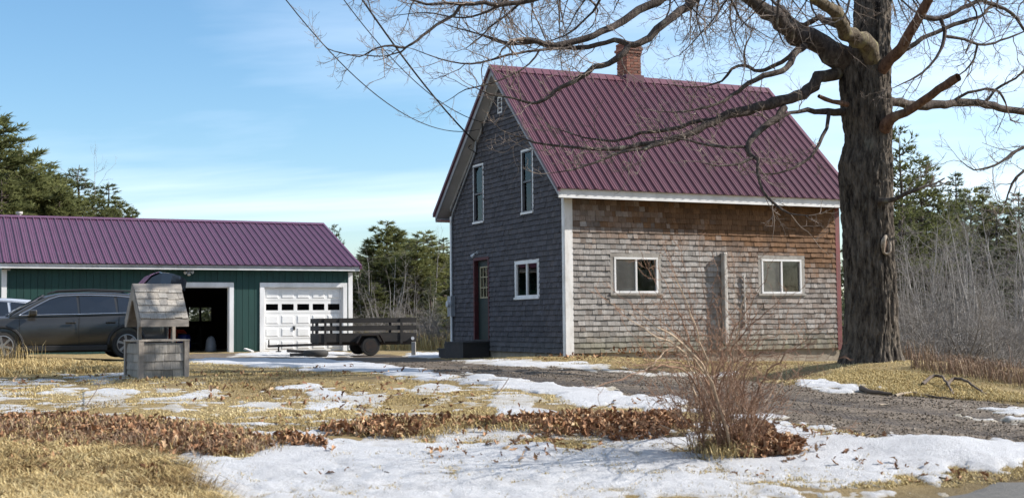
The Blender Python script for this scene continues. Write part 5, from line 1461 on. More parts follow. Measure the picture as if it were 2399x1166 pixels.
def make_pine(seed, H, spread, shape, mat, first=.12, drop=.05, density=1.0):
    R = np.random.default_rng(seed); T = Tubes(); pos, axs = [], []
    lean = R.normal(0, .012, 2)
    tz_ = np.linspace(0, H, 14); tp = np.stack([lean[0] * tz_ + R.normal(0, .03, 14), lean[1] * tz_ + R.normal(0, .03, 14), tz_], -1)
    T.add(tp, np.linspace(.018 * H, .012, 14), 7)
    B = Tubes(); z = H * first
    while z < H * .985:
        t = z / H
        if shape == 'cone': Lb = spread * (1 - t) ** .85 + .12
        else: Lb = spread * (1 - t) ** .62 * min(1, .45 + (t - first) * 3) * R.uniform(.6, 1.2) + .22
        nb = R.integers(4, 7)
        for k in range(nb):
            a = R.uniform(0, 6.28); L = Lb * R.uniform(.6, 1.15)
            rise = .12 + .55 * t if shape != 'cone' else -.12 + .6 * t
            d = unit(np.array([math.cos(a), math.sin(a), rise + R.normal(0, .1)]))
            base = np.array([np.interp(z, tz_, tp[:, 0]), np.interp(z, tz_, tp[:, 1]), z])
            n = 6; pts = [base]
            for i in range(n):
                d = unit(d + np.array([0, 0, .06 if i > 2 else -drop]) + R.normal(0, .06, 3)); pts.append(pts[-1] + d * L / n)
            pts = np.array(pts); B.add(pts, np.linspace(.012 + .012 * L, .006, n + 1), 4)
            m_ = max(3, int(L * 7 * density))
            for i in range(m_):
                u = R.uniform(.25, 1) ** .8; j = min(n - 1, int(u * n)); q = pts[j] + (pts[j + 1] - pts[j]) * (u * n - j)
                ax = unit(pts[j + 1] - pts[j]); sd = unit(np.cross(ax, [0, 0, 1]) * R.choice([-1, 1]) + np.array([0, 0, R.normal(.05, .2)]))
                sl = L * (.32 * (1.1 - u) + .10) * R.uniform(.5, 1.2)
                for s_ in np.arange(.1, sl + .12, .105 / max(.6, density)):
                    pos.append(q + sd * s_ + ax * s_ * .55 + R.normal(0, .03, 3)); axs.append(unit(sd * .6 + ax * .6 + np.array([0, 0, .35])))
        z += H * R.uniform(.019, .034)
    V, F_ = tufts(R, np.array(pos), np.array(axs), 4, .36 if shape != 'cone' else .28, .042, .45)
    tr = T.build('trunk', M['pinebark']); br = B.build('branches', M['pinebark']); nd = np_mesh('crown', V, F_, mat)
    meshes = [(o.name.split('.')[0], o.data) for o in (tr, br, nd)]
    for o in (tr, br, nd): bpy.data.objects.remove(o)
    return meshes
def make_bare(seed, H, stems, spread, mat, kids=3, tw=.9, every=.45, lean=.12, pale=True):
    R = np.random.default_rng(seed); T = Tubes(); B = Tubes()
    for s in range(stems):
        a = R.uniform(0, 6.28); d = unit(np.array([math.cos(a) * lean * (stems > 1) , math.sin(a) * lean * (stems > 1), 1]) + R.normal(0, .05, 3))
        h = H * R.uniform(.7, 1.05); n = 9; pts = [np.array([math.cos(a) * .12 * (stems > 1), math.sin(a) * .12 * (stems > 1), -.1])]
        for i in range(n):
            d = unit(d + R.normal(0, .07, 3) + np.array([0, 0, .05])); pts.append(pts[-1] + d * h / n)
        pts = np.array(pts); rad = np.linspace(.0105 * h + .010, .008, n + 1); T.add(pts, rad, 6)
        sprout(B, R, pts, rad, every, h * spread, .22, 2, .04, .014, kids=kids)
    a = T.build('trunk', mat); c = B.build('branches', M['brushwood'] if pale else mat); ms = [('trunk', a.data), ('branches', c.data)]
    bpy.data.objects.remove(a); bpy.data.objects.remove(c)
    return ms
def place(name, meshes, loc, rz, sc, label, cat, group, mats=None):
    e = empty(name, loc, rz); e.scale = (sc if isinstance(sc, tuple) else (sc, sc, sc)); tag(e, label, cat, group)
    for nm, me in meshes:
        o = bpy.data.objects.new(nm, me); COL.objects.link(o); o.parent = e
        if nm in ('crown', 'branches'): o['kind'] = 'stuff'
    return e
PN = [make_pine(31, 14, 3.6, 'plume', M['needles']), make_pine(32, 14, 3.0, 'plume', M['needles'], .10), make_pine(37, 14, 3.9, 'plume', M['needles'], .2, .02, .5)]
SPR = [make_pine(33, 14, 2.7, 'cone', M['needles_dark'], .06, .03, 1.1), make_pine(34, 14, 2.1, 'cone', M['needles_dark'], .05, .02, 1.1)]
BR = [make_bare(41, 9, 1, .20, M['sapling'], 2, .9, .45), make_bare(42, 9, 3, .17, M['sapling'], 2, .9, .55, lean=.2), make_bare(43, 9, 4, .16, M['sapling'], 2, .9, .6, lean=.3), make_bare(44, 9, 2, .20, M['sapling'], 2, .9, .5, lean=.12)]
BU = [make_bare(51, 3.5, 9, .26, M['brushwood'], 3, .9, .22, .55), make_bare(52, 3.5, 8, .28, M['brushwood'], 3, .9, .24, .7)]
def at_px(px, Y):
    p = P(px, 755, Y); return p.x, Y
EXTRA = [(845, 590, 60, 'SPR', 1.6, 'short spruce leaning close to the garage roof corner'), (925, 538, 68, 'PN', 1.8, 'second tallest pine between garage and house, behind the bare saplings'), (975, 560, 58, 'PN', 1.9, 'pale olive pine left of the dark dense pine'), (890, 600, 58, 'PN', 1.9, 'olive pine low below the tallest one')]
def tree_to(px, top, Y, meshes, H0, name, label, cat, group, wide=1.0, rz=None):
    x, y = at_px(px, Y); z0 = tzf(x, y); zt_ = P(px, top, Y).z
    s = (zt_ - z0) / H0
    return place(name, meshes, (x, y, z0 - .05), random.uniform(0, 6.28) if rz is None else rz, (s * wide, s * wide, s), label, cat, group)
gL, gC, gR = 'pines behind the garage', 'trees between the garage and the house', 'conifers beyond the brush on the right'
LEFT = [(-40, 250, 58, PN[0], 1.7, 'tall olive green pine at the left edge, the highest behind the garage'), (40, 325, 62, PN[2], 1.8, 'broad pine second from the left edge behind the garage'),
        (95, 385, 66, PN[1], 1.9, 'bushy pine behind the garage left of the pointed spruce'), (178, 383, 70, SPR[0], 1.8, 'pointed dark spruce behind the middle of the garage roof'), (140, 455, 60, PN[0], 1.9, 'low round pine just over the garage ridge'),
        (248, 425, 72, SPR[1], 1.9, 'thin grey green spruce right of the bare birch top'), (306, 478, 78, SPR[0], 1.3, 'small spruce tip rightmost over the garage ridge'), (275, 470, 70, PN[1], 1.6, 'low pine beside the small spruce tip'), (10, 420, 56, PN[1], 1.8, 'dense pine low at the left edge over the ridge')]
LEFT += [(70, 400, 60, PN[0], 1.9, 'full pine filling the space below the broad pine at the left'), (125, 430, 63, PN[1], 2.0, 'full pine left below the pointed spruce'), (215, 455, 66, PN[0], 1.7, 'low full pine under the bare birch top'), (20, 350, 66, PN[1], 1.7, 'full pine behind the two at the left edge')]
for px, top, Y, ms, w, lb in LEFT: tree_to(px, top, Y, ms, 14, 'pine_tree' if ms in PN else 'spruce_tree', lb, 'tree', gL, w)
CENT = [(782, 528, 62, PN[2], .8, 'pine tip showing behind the right end of the garage roof'), (815, 640, 60, PN[1], 1.0, 'low pine touching the right corner of the garage'), (862, 560, 66, SPR[0], 1.7, 'slim spruce nearest the garage corner'), (902, 518, 64, PN[1], 1.9, 'tallest pine between garage and house'),
        (950, 585, 60, PN[0], 2.1, 'wide yellow green pine in the gap between garage and house'), (1000, 540, 62, PN[1], 2.0, 'dark dense pine left of the house eave'), (1038, 552, 68, SPR[1], 1.7, 'dark spruce partly behind the house corner'), (1010, 640, 56, SPR[0], 1.6, 'lower dark spruce in front of the dense pine'), (880, 660, 56, PN[0], 1.6, 'low pine behind the bare shrubs by the garage'), (1075, 590, 60, SPR[0], 1.2, 'spruce hidden mostly by the left wall of the house')]
for px, top, Y, ms, w, lb in CENT: tree_to(px, top, Y, ms, 14, 'pine_tree' if ms in PN else 'spruce_tree', lb, 'tree', gC, w)
for px, top, Y, ms, w, lb in EXTRA: tree_to(px, top, Y, SPR[1] if ms == 'SPR' else PN[1], 14, 'pine_tree' if ms == 'PN' else 'spruce_tree', lb, 'tree', gC, w)
RIGHT = [(2150, 470, 57, PN[1], 1.5, 'full dark pine under the two airy pines'), (2225, 470, 57, SPR[0], 1.5, 'full spruce left of the narrow one'), (2320, 430, 66, SPR[1], 1.5, 'distant spruce between two pines on the right'), (2112, 305, 50, PN[2], 1.12, 'tall airy pine right beside the oak trunk'), (2165, 372, 54, PN[2], 1.20, 'second airy pine right of the oak trunk'), (2252, 398, 60, SPR[1], 1.20, 'narrow spruce standing alone against the pale sky'), (2205, 455, 56, PN[0], 1.35, 'broad low pine between the airy pines and the narrow spruce'),
         (2288, 440, 62, PN[1], 1.20, 'pine just right of the narrow spruce'), (2340, 470, 60, PN[0], 1.35, 'dark pine behind the pale saplings on the right'), (2392, 440, 62, SPR[0], 1.35, 'spruce at the right edge'), (2440, 455, 60, PN[1], 1, 'pine cut by the right edge'), (2130, 480, 60, PN[1], 1, 'dense pine low behind the airy pine'), (2062, 420, 58, PN[0], .9, 'pine mostly hidden behind the oak trunk')]
for px, top, Y, ms, w, lb in RIGHT: tree_to(px, top, Y, ms, 14, 'pine_tree' if ms in PN else 'spruce_tree', lb, 'tree', gR, w)
for i, (px, top, Y) in enumerate(((2090, 560, 50), (2125, 590, 52), (2160, 540, 51), (2195, 600, 53), (2230, 560, 50), (2265, 580, 52), (2300, 550, 51), (2335, 590, 53), (2370, 560, 50), (2405, 580, 52), (2440, 560, 52), (2180, 640, 48.5), (2250, 650, 49), (2320, 640, 48.5), (2390, 650, 49))):
    tree_to(px, top, Y, SPR[i % 2], 14, 'spruce_tree', 'young dark spruce deep in the thicket right of the oak', 'tree', 'young spruces deep in the right thicket', 2.6)
# trees behind the house: they shade the garage front in the photograph
for px, top, Y, ms in ((1250, 420, 46.5, SPR[0]), (1330, 330, 46.5, PN[0]), (1430, 300, 47, PN[1]), (1540, 290, 48, PN[0]), (1640, 290, 49.5, PN[1]), (1740, 330, 51, SPR[0])):
    tree_to(px, top, Y, ms, 14, 'pine_tree' if ms in PN else 'spruce_tree', 'evergreen standing behind the house', 'tree', 'evergreens behind the house')
# bare trees and saplings
tree_to(212, 388, 68, BR[0], 9, 'birch_tree', 'bare grey birch top between the two spruces over the garage', 'tree', gL, .8)
for px, top, Y, ms, w in ((868, 590, 56, BR[1], 1), (905, 560, 57, BR[2], 1), (930, 600, 54, BR[1], 1), (965, 610, 55, BR[3], 1), (885, 640, 52, BR[2], 1), (1025, 560, 58, BR[0], 1), (995, 660, 52, BR[2], 1), (950, 680, 50, BR[1], 1)):
    tree_to(px, top, Y, ms, 9, 'bare_sapling', 'pale bare sapling among the evergreens between garage and house', 'sapling', 'bare saplings between garage and house', w)
Rb = np.random.default_rng(77)
for k in range(58):
    px = 2095 + k * 6.2 + Rb.uniform(-10, 10); Y = Rb.uniform(33, 47); top = Rb.uniform(455, 640) - (30 if Y > 42 else 0)
    tree_to(px, top, Y, BR[int(Rb.integers(0, 4))], 9, 'bare_sapling', 'pale grey bare sapling in the thicket right of the oak', 'sapling', 'saplings in the thicket right of the oak', Rb.uniform(.8, 1.3))
for k in range(22):
    px = 2080 + k * 17 + Rb.uniform(-8, 8); Y = Rb.uniform(30, 42); top = Rb.uniform(690, 780)
    tree_to(px, top, Y, BU[int(Rb.integers(0, 2))], 3.5, 'bare_bush', 'low tangled bare bush at the foot of the thicket right of the oak', 'bush', 'bushes at the foot of the right thicket', Rb.uniform(1, 1.5))
for k in range(14):
    px = 830 + k * 18 + Rb.uniform(-8, 8); Y = Rb.uniform(47, 54); top = Rb.uniform(690, 755)
    tree_to(px, top, Y, BU[int(Rb.integers(0, 2))], 3.5, 'bare_bush', 'low tangled bare bush between the garage and the house', 'bush', 'bushes between garage and house', Rb.uniform(1, 1.5))
# the far wood that closes the view: one mass of trunks and foliage
def far_wood():
    R = np.random.default_rng(90); pos, axs = [], []; T = Tubes()
    for k in range(520):
        x = R.uniform(-85, 85); y = R.uniform(74, 104)
        h = R.uniform(3.4, 5.6) + (y - 74) * .03; z0 = tzf(x, y)
        T.add(np.array([[x, y, z0], [x + R.normal(0, .2), y, z0 + h * .95]]), [.10, .02], 5)
        n = 170; zz = R.random(n) ** 1.1; rr = (1 - zz) * 1.7 * np.sqrt(R.random(n)) * R.uniform(.8, 1.2) + .05; a = R.uniform(0, 6.28, n)
        pos.append(np.stack([x + rr * np.cos(a), y + rr * np.sin(a), z0 + .15 + zz * (h - .3)], -1)); axs.append(np.stack([np.cos(a), np.sin(a), np.full(n, .25)], -1))
    for k in range(360):                    # unseen wood across the road, added and raised to dim windows and sky fill
        x = R.uniform(-75, 95); y = R.uniform(-46, -13); h = R.uniform(11, 18); z0 = tzf(x, y)
        T.add(np.array([[x, y, z0], [x + R.normal(0, .2), y, z0 + h * .95]]), [.16, .03], 5)
        n = 320; zz = R.random(n); rr = (1 - zz) * 3.2 * np.sqrt(R.random(n)) + .1; a = R.uniform(0, 6.28, n)
        pos.append(np.stack([x + rr * np.cos(a), y + rr * np.sin(a), z0 + .3 + zz * (h - .3)], -1)); axs.append(np.stack([np.cos(a), np.sin(a), np.full(n, .25)], -1))
    V, F_ = tufts(R, np.concatenate(pos), np.concatenate(axs), 3, .50, .06, .5)
    o = np_mesh('far_wood', V, F_, M['needles_dark']); tag(o, 'dark evergreen wood closing the view behind the buildings, and added unseen behind the camera', 'wood', None, 'stuff')
    o = T.build('far_wood_trunks', M['pinebark']); tag(o, 'dark trunks of the wood behind the buildings and of the added wood behind the camera', 'wood', None, 'stuff')
far_wood()
# ================================================================ WIRES
def cable(a, b_, sag, r, label):
    pts = []
    for k in range(25):
        t = k / 24; p = a.lerp(b_, t); p.z -= sag * 4 * t * (1 - t); pts.append(p)
    o = MB().tube(pts, r, 6).build('power_cable', M['wire'], None, True); tag(o, label, 'cable', 'overhead cables to the house')
hp1 = HO + HU * -.10 + HV * gable_vz(1119, 331)[0] + Vector((0, 0, gable_vz(1119, 331)[1]))
hp2 = HO + HU * -.07 + HV * gable_vz(1135, 287)[0] + Vector((0, 0, gable_vz(1135, 287)[1]))
hp3 = HO + HU * -.07 + HV * gable_vz(1128, 304)[0] + Vector((0, 0, gable_vz(1128, 304)[1]))
cable(P(640, -330, 21), hp1, .35, .020, 'thick twisted black cable running from the sky to the house gable')
cable(P(640, -250, 21.5), hp2, .75, .010, 'thin cable ending highest on the gable')
cable(P(560, -150, 20), hp3, 1.0, .010, 'thin cable hanging lowest left of the gable')

# ================================================================ GRASS, LEAVES, STICKS
def mat_var(name, cols, rough=.9, trans=0.0):
    m, nt, b = mat_new(name)
    r = N(nt, 'ShaderNodeValToRGB'); nt.links.new(attr(nt, 'tint'), r.inputs[0])
    el = r.color_ramp.elements
    el[0].color = (*cols[0], 1); el[1].color = (*cols[-1], 1)
    for i, c in enumerate(cols[1:-1]): e = el.new((i + 1) / (len(cols) - 1)); e.color = (*c, 1)
    nt.links.new(r.outputs[0], b.inputs['Base Color']); b.inputs['Roughness'].default_value = rough; b.inputs['Specular IOR Level'].default_value = .15
    return m
M['straw'] = mat_var('dead_grass', [(.19, .135, .06), (.40, .30, .13), (.50, .395, .19), (.58, .485, .28)])
M['tuss'] = mat_var('straw_tussock', [(.14, .09, .04), (.345, .25, .11), (.46, .355, .17), (.56, .455, .25)])
M['reed'] = mat_var('tall_dead_weeds', [(.11, .065, .045), (.20, .125, .085), (.28, .20, .135), (.38, .30, .21)])
M['leaf'] = mat_var('oak_leaf', [(.10, .048, .028), (.21, .105, .055), (.34, .195, .105), (.52, .37, .23)], .75)
def blades(R, x, y, L, w, lean, lift=0.0, segs=2, up=1.0, zoff=None, ang=None):
    n = len(x); z = tz(x, y) + (lift if zoff is None else zoff)
    a = R.uniform(0, 2 * np.pi, n) if ang is None else ang; ln = lean * R.uniform(.3, 1.3, n); L = L * R.uniform(.5, 1.3, n)
    dx, dy = np.cos(a), np.sin(a); sx, sy = -dy, dx; ww = w * R.uniform(.6, 1.3, n)
    b0 = np.stack([x, y, z - .01], -1); d = np.stack([dx, dy, np.zeros(n)], -1); s = np.stack([sx, sy, np.zeros(n)], -1)
    k1 = b0 + d * (L * ln * .35)[:, None] + np.stack([0 * x, 0 * x, L * .62 * up], -1)
    k2 = b0 + d * (L * ln)[:, None] + np.stack([0 * x, 0 * x, L * up * np.clip(1 - ln * .55, .12, 1)], -1)
    V = np.stack([b0 - s * ww[:, None], b0 + s * ww[:, None], k1 + s * (ww * .7)[:, None], k1 - s * (ww * .7)[:, None], k2], 1).reshape(-1, 3)
    i = np.arange(n)[:, None] * 5
    F_ = np.concatenate([i + np.array([[0, 1, 2]]), i + np.array([[0, 2, 3]]), i + np.array([[3, 2, 4]])], 1).reshape(-1, 3)
    t = np.repeat(np.clip(R.normal(.5, .25, n), 0, 1), 5)
    return V, F_, t
def no_go(x, y, drv=-.15, sn=.012):
    return (sdist(DRIVE, x, y) < drv) & (sdist(ROADP, x, y) < -.1) & (snow_h(x, y) < np.where(np.random.default_rng(3).random(x.shape) < .45, .03, sn))
def sample_poly(R, poly, n):
    x0, y0 = poly.min(0); x1, y1 = poly.max(0); out = []
    while sum(map(len, out)) < n:
        p = np.stack([R.uniform(x0, x1, n * 2), R.uniform(y0, y1, n * 2)], -1); out.append(p[sdist(poly, p[:, 0], p[:, 1]) > 0])
    return np.concatenate(out)[:n]
Rg = np.random.default_rng(101)
def house_inside(x, y):
    qx, qy = x - HO.x, y - HO.y; u = qx * HU.x + qy * HU.y; v = qx * HV.x + qy * HV.y
    return (u > -.1) & (u < LW + .1) & (v > -.05) & (v < DW + .1)
TUS = poly_px([(-80, 1210), (-80, 1060), (200, 1062), (330, 1080), (350, 1110), (460, 1160), (520, 1215)])
# short lawn
xs, ys = [], []
n = 190000; y = 11.5 + (30 - 11.5) * Rg.random(n) ** 1.25; x = Rg.uniform(-1, 1, n) * (y * .42)
ok = no_go(x, y) & ~house_inside(x, y) & (sdist(TUS, x, y) < -.1) & (fbm(x * 2.2, y * 2.2, 130, 3) > .40); x, y = x[ok], y[ok]
V, F_, t = blades(Rg, x, y, .028 + .04 * fbm(x * 1.3, y * 1.3, 133, 3), .0055, 1.5)
t = np.clip(t + np.repeat((fbm(x * .55, y * .55, 210, 4) - .5) * 2.0, 5), 0, 1)
o = np_mesh('lawn_grass', V, F_, M['straw'], None, {'tint': t}); tag(o, 'short dead straw coloured lawn grass', 'grass', None, 'stuff')
# matted tussocks in the lower left corner
pts = sample_poly(Rg, TUS, 2500); cl = sample_poly(Rg, TUS, 44)
n = 34000; ci = Rg.integers(0, len(cl), n); ox, oy = Rg.normal(0, .13, n), Rg.normal(0, .13, n); x = cl[ci, 0] + ox; y = cl[ci, 1] + oy
V, F_, t = blades(Rg, x, y, .22, .0042, 1.5, 0, 2, .85, None, np.arctan2(oy, ox) + Rg.normal(0, .5, n)); t = np.clip(t + np.repeat((Rg.random(44)[ci] - .6) * .9, 5), 0, 1)
V2, F2, t2 = blades(Rg, pts[:, 0], pts[:, 1], .12, .005, 1.3)
o = np_mesh('straw_tussocks', np.concatenate([V, V2]), np.concatenate([F_, F2 + len(V)]), M['tuss'], None, {'tint': np.concatenate([t, t2])}); tag(o, 'matted straw tussocks in the lower left corner', 'grass', None, 'stuff')
# longer straw along the leaf band and in front of the cars
def straw(name, poly_pts, n, L, w, lean, mat, label, clump=0, up=1.0):
    poly = poly_px(poly_pts)
    if clump:
        c = sample_poly(Rg, poly, clump); i = Rg.integers(0, clump, n); x, y = c[i, 0] + Rg.normal(0, .12, n), c[i, 1] + Rg.normal(0, .12, n)
    else: p_ = sample_poly(Rg, poly, n); x, y = p_[:, 0], p_[:, 1]
    V, F_, t = blades(Rg, x, y, L, w, lean, 0, 2, up)
    o = np_mesh(name, V, F_, mat, None, {'tint': t}); return tag(o, label, 'grass', None, 'stuff')
straw('long_straw', [(-60, 855), (60, 850), (280, 858), (290, 872), (120, 878), (-60, 884)], 7000, .17, .006, 1.4, M['tuss'], 'unmown straw in front of the dark wagon', 60)
straw('long_straw', [(-60, 850), (80, 846), (110, 862), (-60, 872)], 260, .50, .004, .5, M['tuss'], 'tall straw stalks at the left edge before the cars', 26)
straw('long_straw', [(0, 985), (300, 990), (600, 1025), (650, 1060), (500, 1070), (250, 1050), (-50, 1050)], 2600, .16, .005, 1.3, M['tuss'], 'straw mixed into the leaf drift on the left', 60)
straw('long_straw', [(770, 1000), (960, 990), (1250, 990), (1420, 985), (1400, 1015), (1150, 1012), (900, 1030)], 2000, .16, .005, 1.3, M['tuss'], 'straw mixed into the leaf drift in the middle', 50)
straw('long_straw', [(1650, 1065), (1690, 1050), (1740, 1050), (1760, 1068), (1700, 1078)], 1100, .22, .005, .8, M['tuss'], 'straw at the foot of the shrub', 16)
straw('mound_grass', [(1830, 905), (1960, 868), (2130, 872), (2220, 895), (2399, 925), (2430, 946), (2234, 934), (2100, 925), (2020, 912), (1990, 898), (1900, 892)], 20000, .07, .006, 1.0, M['straw'], 'short yellow grass on the mound round the oak')
straw('tall_weeds', [(2120, 862), (2180, 872), (2260, 885), (2440, 915), (2440, 900), (2300, 868), (2150, 856)], 1300, .36, .005, .8, M['reed'], 'tall reddish dead weeds at the edge of the thicket')
wx_ = Rg.uniform(7.6, 16, 4200); wy_ = Rg.uniform(25.5, 33, 4200); kp = (wx_ / wy_ > .300) & ~house_inside(wx_, wy_) & (fbm(wx_ * .8, wy_ * .8, 33, 3) > .54)
V, F_, t = blades(Rg, wx_[kp], wy_[kp], .65, .005, .5)
o = np_mesh('tall_weeds', V, F_, M['reed'], None, {'tint': t}); tag(o, 'tall reddish dead weeds standing inside the thicket', 'weeds', None, 'stuff')
wx_ = Rg.uniform(-7, -.5, 4000); wy_ = Rg.uniform(46, 54, 4000)
V, F_, t = blades(Rg, wx_, wy_, .7, .012, .5)
o = np_mesh('tall_weeds', V, F_, M['straw'], None, {'tint': t}); tag(o, 'dead weeds behind the trailer', 'weeds', None, 'stuff')

straw('dead_stalks', [(-60, 1000), (300, 1000), (600, 1035), (640, 1062), (480, 1072), (250, 1060), (-60, 1065)], 2600, .20, .004, .8, M['reed'], 'brown dead stalks standing in the left leaf drift', 70)
# oak leaves: lobed, folded, curled
LT = np.array([0, .12, .3, .45, .6, .78, 1.0]); LWD = np.array([.015, .10, .25, .13, .30, .14, .0])
def leaves(R, x, y, z, size, stand=.6):
    n = len(x); L = size * R.uniform(.45, 1.4, n)
    k = len(LT)
    fold = R.uniform(.2, 1.1, n); curl = R.uniform(-1.2, 1.6, n)
    t = LT[None, :] - .5; wv = LWD[None, :] * R.uniform(.8, 1.3, (n, 1))
    yy = np.stack([-wv * np.cos(fold)[:, None], 0 * wv, wv * np.cos(fold)[:, None]], -1)
    zz = np.stack([wv * np.sin(fold)[:, None], 0 * wv, wv * np.sin(fold)[:, None]], -1) + (curl[:, None] * t ** 2)[:, :, None]
    xx = np.repeat(np.repeat(t[:, :, None], n, 0), 3, 2)
    pts = np.stack([xx, yy, zz], -1).reshape(n, -1, 3) * L[:, None, None]
    # random orientation
    a = R.uniform(0, 6.28, n); b_ = R.normal(0, stand, n); c = R.normal(0, stand, n)
    def rot(ax, an):
        M_ = np.zeros((n, 3, 3)); cs, sn = np.cos(an), np.sin(an); i, j = [(1, 2), (2, 0), (0, 1)][ax]
        M_[:, ax, ax] = 1; M_[:, i, i] = cs; M_[:, j, j] = cs; M_[:, i, j] = -sn; M_[:, j, i] = sn; return M_
    Rm = rot(2, a) @ rot(1, b_) @ rot(0, c)
    pts = np.einsum('nij,nkj->nki', Rm, pts) + np.stack([x, y, z], -1)[:, None, :]
    lo = pts[:, :, 2].min(1) - z; pts[:, :, 2] -= lo[:, None] * .8
    V = pts.reshape(-1, 3); F1 = []
    for i in range(k - 1):
        for s in range(2): F1.append((i * 3 + s, i * 3 + s + 1, i * 3 + s + 4, i * 3 + s + 3))
    F1 = np.array(F1); F_ = (np.arange(n)[:, None, None] * (k * 3) + F1[None]).reshape(-1, 4)
    tint = np.repeat(np.clip(R.normal(.48, .27, n), 0, 1), k * 3)
    return V, F_, tint
Rl = np.random.default_rng(202)
def surf(x, y): return tz(x, y) + np.maximum(snow_h(x, y), 0)
def leaf_pile(poly_pts, n, size, height, label, stand=.7):
    poly = poly_px(poly_pts); p_ = sample_poly(Rl, poly, n); x, y = p_[:, 0], p_[:, 1]
    d = sdist(poly, x, y); hh = height * np.clip(d / .25, 0, 1) * fbm(x * 2.5, y * 2.5, 7, 3) * 1.6
    kp = fbm(x * 1.5, y * 2.2, 17, 4) + .20 * np.clip(d / .3, 0, 1) + .10 * Rl.random(len(x)) > .60; x, y, hh = x[kp], y[kp], hh[kp]
    z = surf(x, y) + hh * Rl.random(len(x)) ** .6
    V, F_, t = leaves(Rl, x, y, z, size, stand)
    o = np_mesh('leaf_litter', V, F_, M['leaf'], None, {'tint': t}); tag(o, label, 'leaves', None, 'stuff')
leaf_pile([(-60, 985), (150, 975), (330, 985), (480, 1000), (620, 1028), (650, 1058), (560, 1078), (330, 1070), (-60, 1080)], 6200, .09, .07, 'drift of brown oak leaves across the left of the lawn edge')
leaf_pile([(745, 1012), (830, 992), (960, 985), (1130, 992), (1200, 985), (1430, 972), (1590, 968), (1625, 1000), (1600, 1032), (1440, 1035), (1300, 1028), (1180, 1014), (1080, 1026), (940, 1038), (850, 1036)], 4800, .09, .08, 'long drift of brown oak leaves in the middle of the lawn edge')
leaf_pile([(1640, 1055), (1690, 1030), (1730, 1005), (1790, 1012), (1880, 1042), (1938, 1064), (1860, 1076), (1740, 1080), (1680, 1070)], 4200, .09, .18, 'heap of russet oak leaves at the foot of the shrub')
leaf_pile([(1395, 838), (1470, 818), (1590, 826), (1650, 842), (1600, 850), (1420, 848)], 900, .10, .22, 'brown leaves heaped against the long house wall')
leaf_pile([(1240, 834), (1330, 830), (1400, 838), (1380, 848), (1260, 842)], 350, .09, .04, 'leaves at the near corner of the house')
leaf_pile([(640, 1026), (700, 1018), (745, 1030), (770, 1050), (700, 1052), (650, 1046)], 420, .085, .05, 'small leaf heap on the snow at the left of the middle drift')
leaf_pile([(0, 1055), (330, 1060), (460, 1150), (300, 1166), (-60, 1170)], 4200, .09, .05, 'brown leaves caught in the lower left tussocks')
# scattered leaves over lawn and snow
n = 2600; y = 11.8 + 12 * Rl.random(n) ** 1.2; x = Rl.uniform(-1, 1, n) * y * .42
dn = fbm(x * .7, y * .7, 55, 4); kp = (dn > .5) & (sdist(DRIVE, x, y) < -.1) & (sdist(ROADP, x, y) < -.1) & (x < 4.5); x, y = x[kp], y[kp]
V, F_, t = leaves(Rl, x, y, surf(x, y), .085, .5)
o = np_mesh('leaf_litter', V, F_, M['leaf'], None, {'tint': t}); tag(o, 'single brown oak leaves strewn over lawn and snow', 'leaves', None, 'stuff')
for (px, py) in ((1020, 1040), (1125, 1050), (1165, 1048), (1195, 1046), (1215, 1040), (1310, 1030), (1030, 1062), (1445, 1036), (1385, 1052), (1490, 1030), (770, 1060), (2070, 1033), (1955, 1090)):
    p = G(px, py); k = 1 + int(Rl.integers(0, 3))
    for j in range(k):
        x, y = np.array([p.x + Rl.normal(0, .05)]), np.array([p.y + Rl.normal(0, .08)])
        V, F_, t = leaves(Rl, x, y, surf(x, y) + .005, .10, .4)
        o = np_mesh('fallen_leaf', V, F_, M['leaf'], None, {'tint': t}); tag(o, 'single curled brown oak leaf lying on the foreground snow', 'leaf', 'single leaves on the foreground snow')
# fallen branches
M['stick'] = simple('fallen_wood', (.12, .085, .06), (.06, .045, .035), .9, 6, None, .3)
M['stick_pale'] = simple('pale_fallen_wood', (.34, .28, .21), (.22, .17, .12), .9, 6, None, .3)
def stick(pxs, r, label, mat='stick', lifts=None):
    pts = []
    for i, (a, b_) in enumerate(pxs):
        p = G(a, b_); z = float(surf(np.array([p.x]), np.array([p.y]))[0]); pts.append((p.x, p.y, z + r * .7 + (lifts[i] if lifts else 0)))
    sp_, sr_ = spline(pts, np.linspace(r, r * .45, len(pts)), .06)
    T = Tubes(); T.add(sp_ + Rl.normal(0, r * .2, sp_.shape), sr_, 6)
    o = T.build('fallen_branch', M[mat]); 
    tag(o, label, 'branch', 'fallen branches')
stick([(2162, 908), (2180, 903), (2203, 903), (2220, 912), (2233, 926)], .030, 'forked dark branch arching on the grass right of the oak', lifts=[.03, .10, .13, .07, 0])
stick([(2218, 908), (2236, 905), (2258, 909), (2285, 917), (2312, 927)], .028, 'long curved dark branch right of the forked one', lifts=[.04, .1, .11, .05, 0])
stick([(2017, 916), (2050, 923), (2088, 928)], .045, 'short dark log at the driveway edge below the oak')
stick([(2098, 928), (2125, 924), (2150, 920)], .026, 'pale stick at the driveway edge right of the log', 'stick_pale')
stick([(2140, 922), (2180, 930), (2235, 936)], .022, 'thin dark stick along the driveway edge')
stick([(2060, 950), (2075, 950), (2088, 951)], .016, 'short pale stick lying on the gravel', 'stick_pale')
stick([(2200, 1122), (2225, 1126), (2250, 1133)], .010, 'thin dark twig at the road edge')
stick([(2029, 1033), (2050, 1022), (2068, 1016), (2078, 1024), (2090, 1034)], .009, 'bent twig on the snow below the driveway', lifts=[0, .05, .12, .06, 0])
stick([(1900, 1000), (1925, 1012), (1938, 1032)], .007, 'thin twig standing in the snow right of the shrub', lifts=[.25, .12, 0])
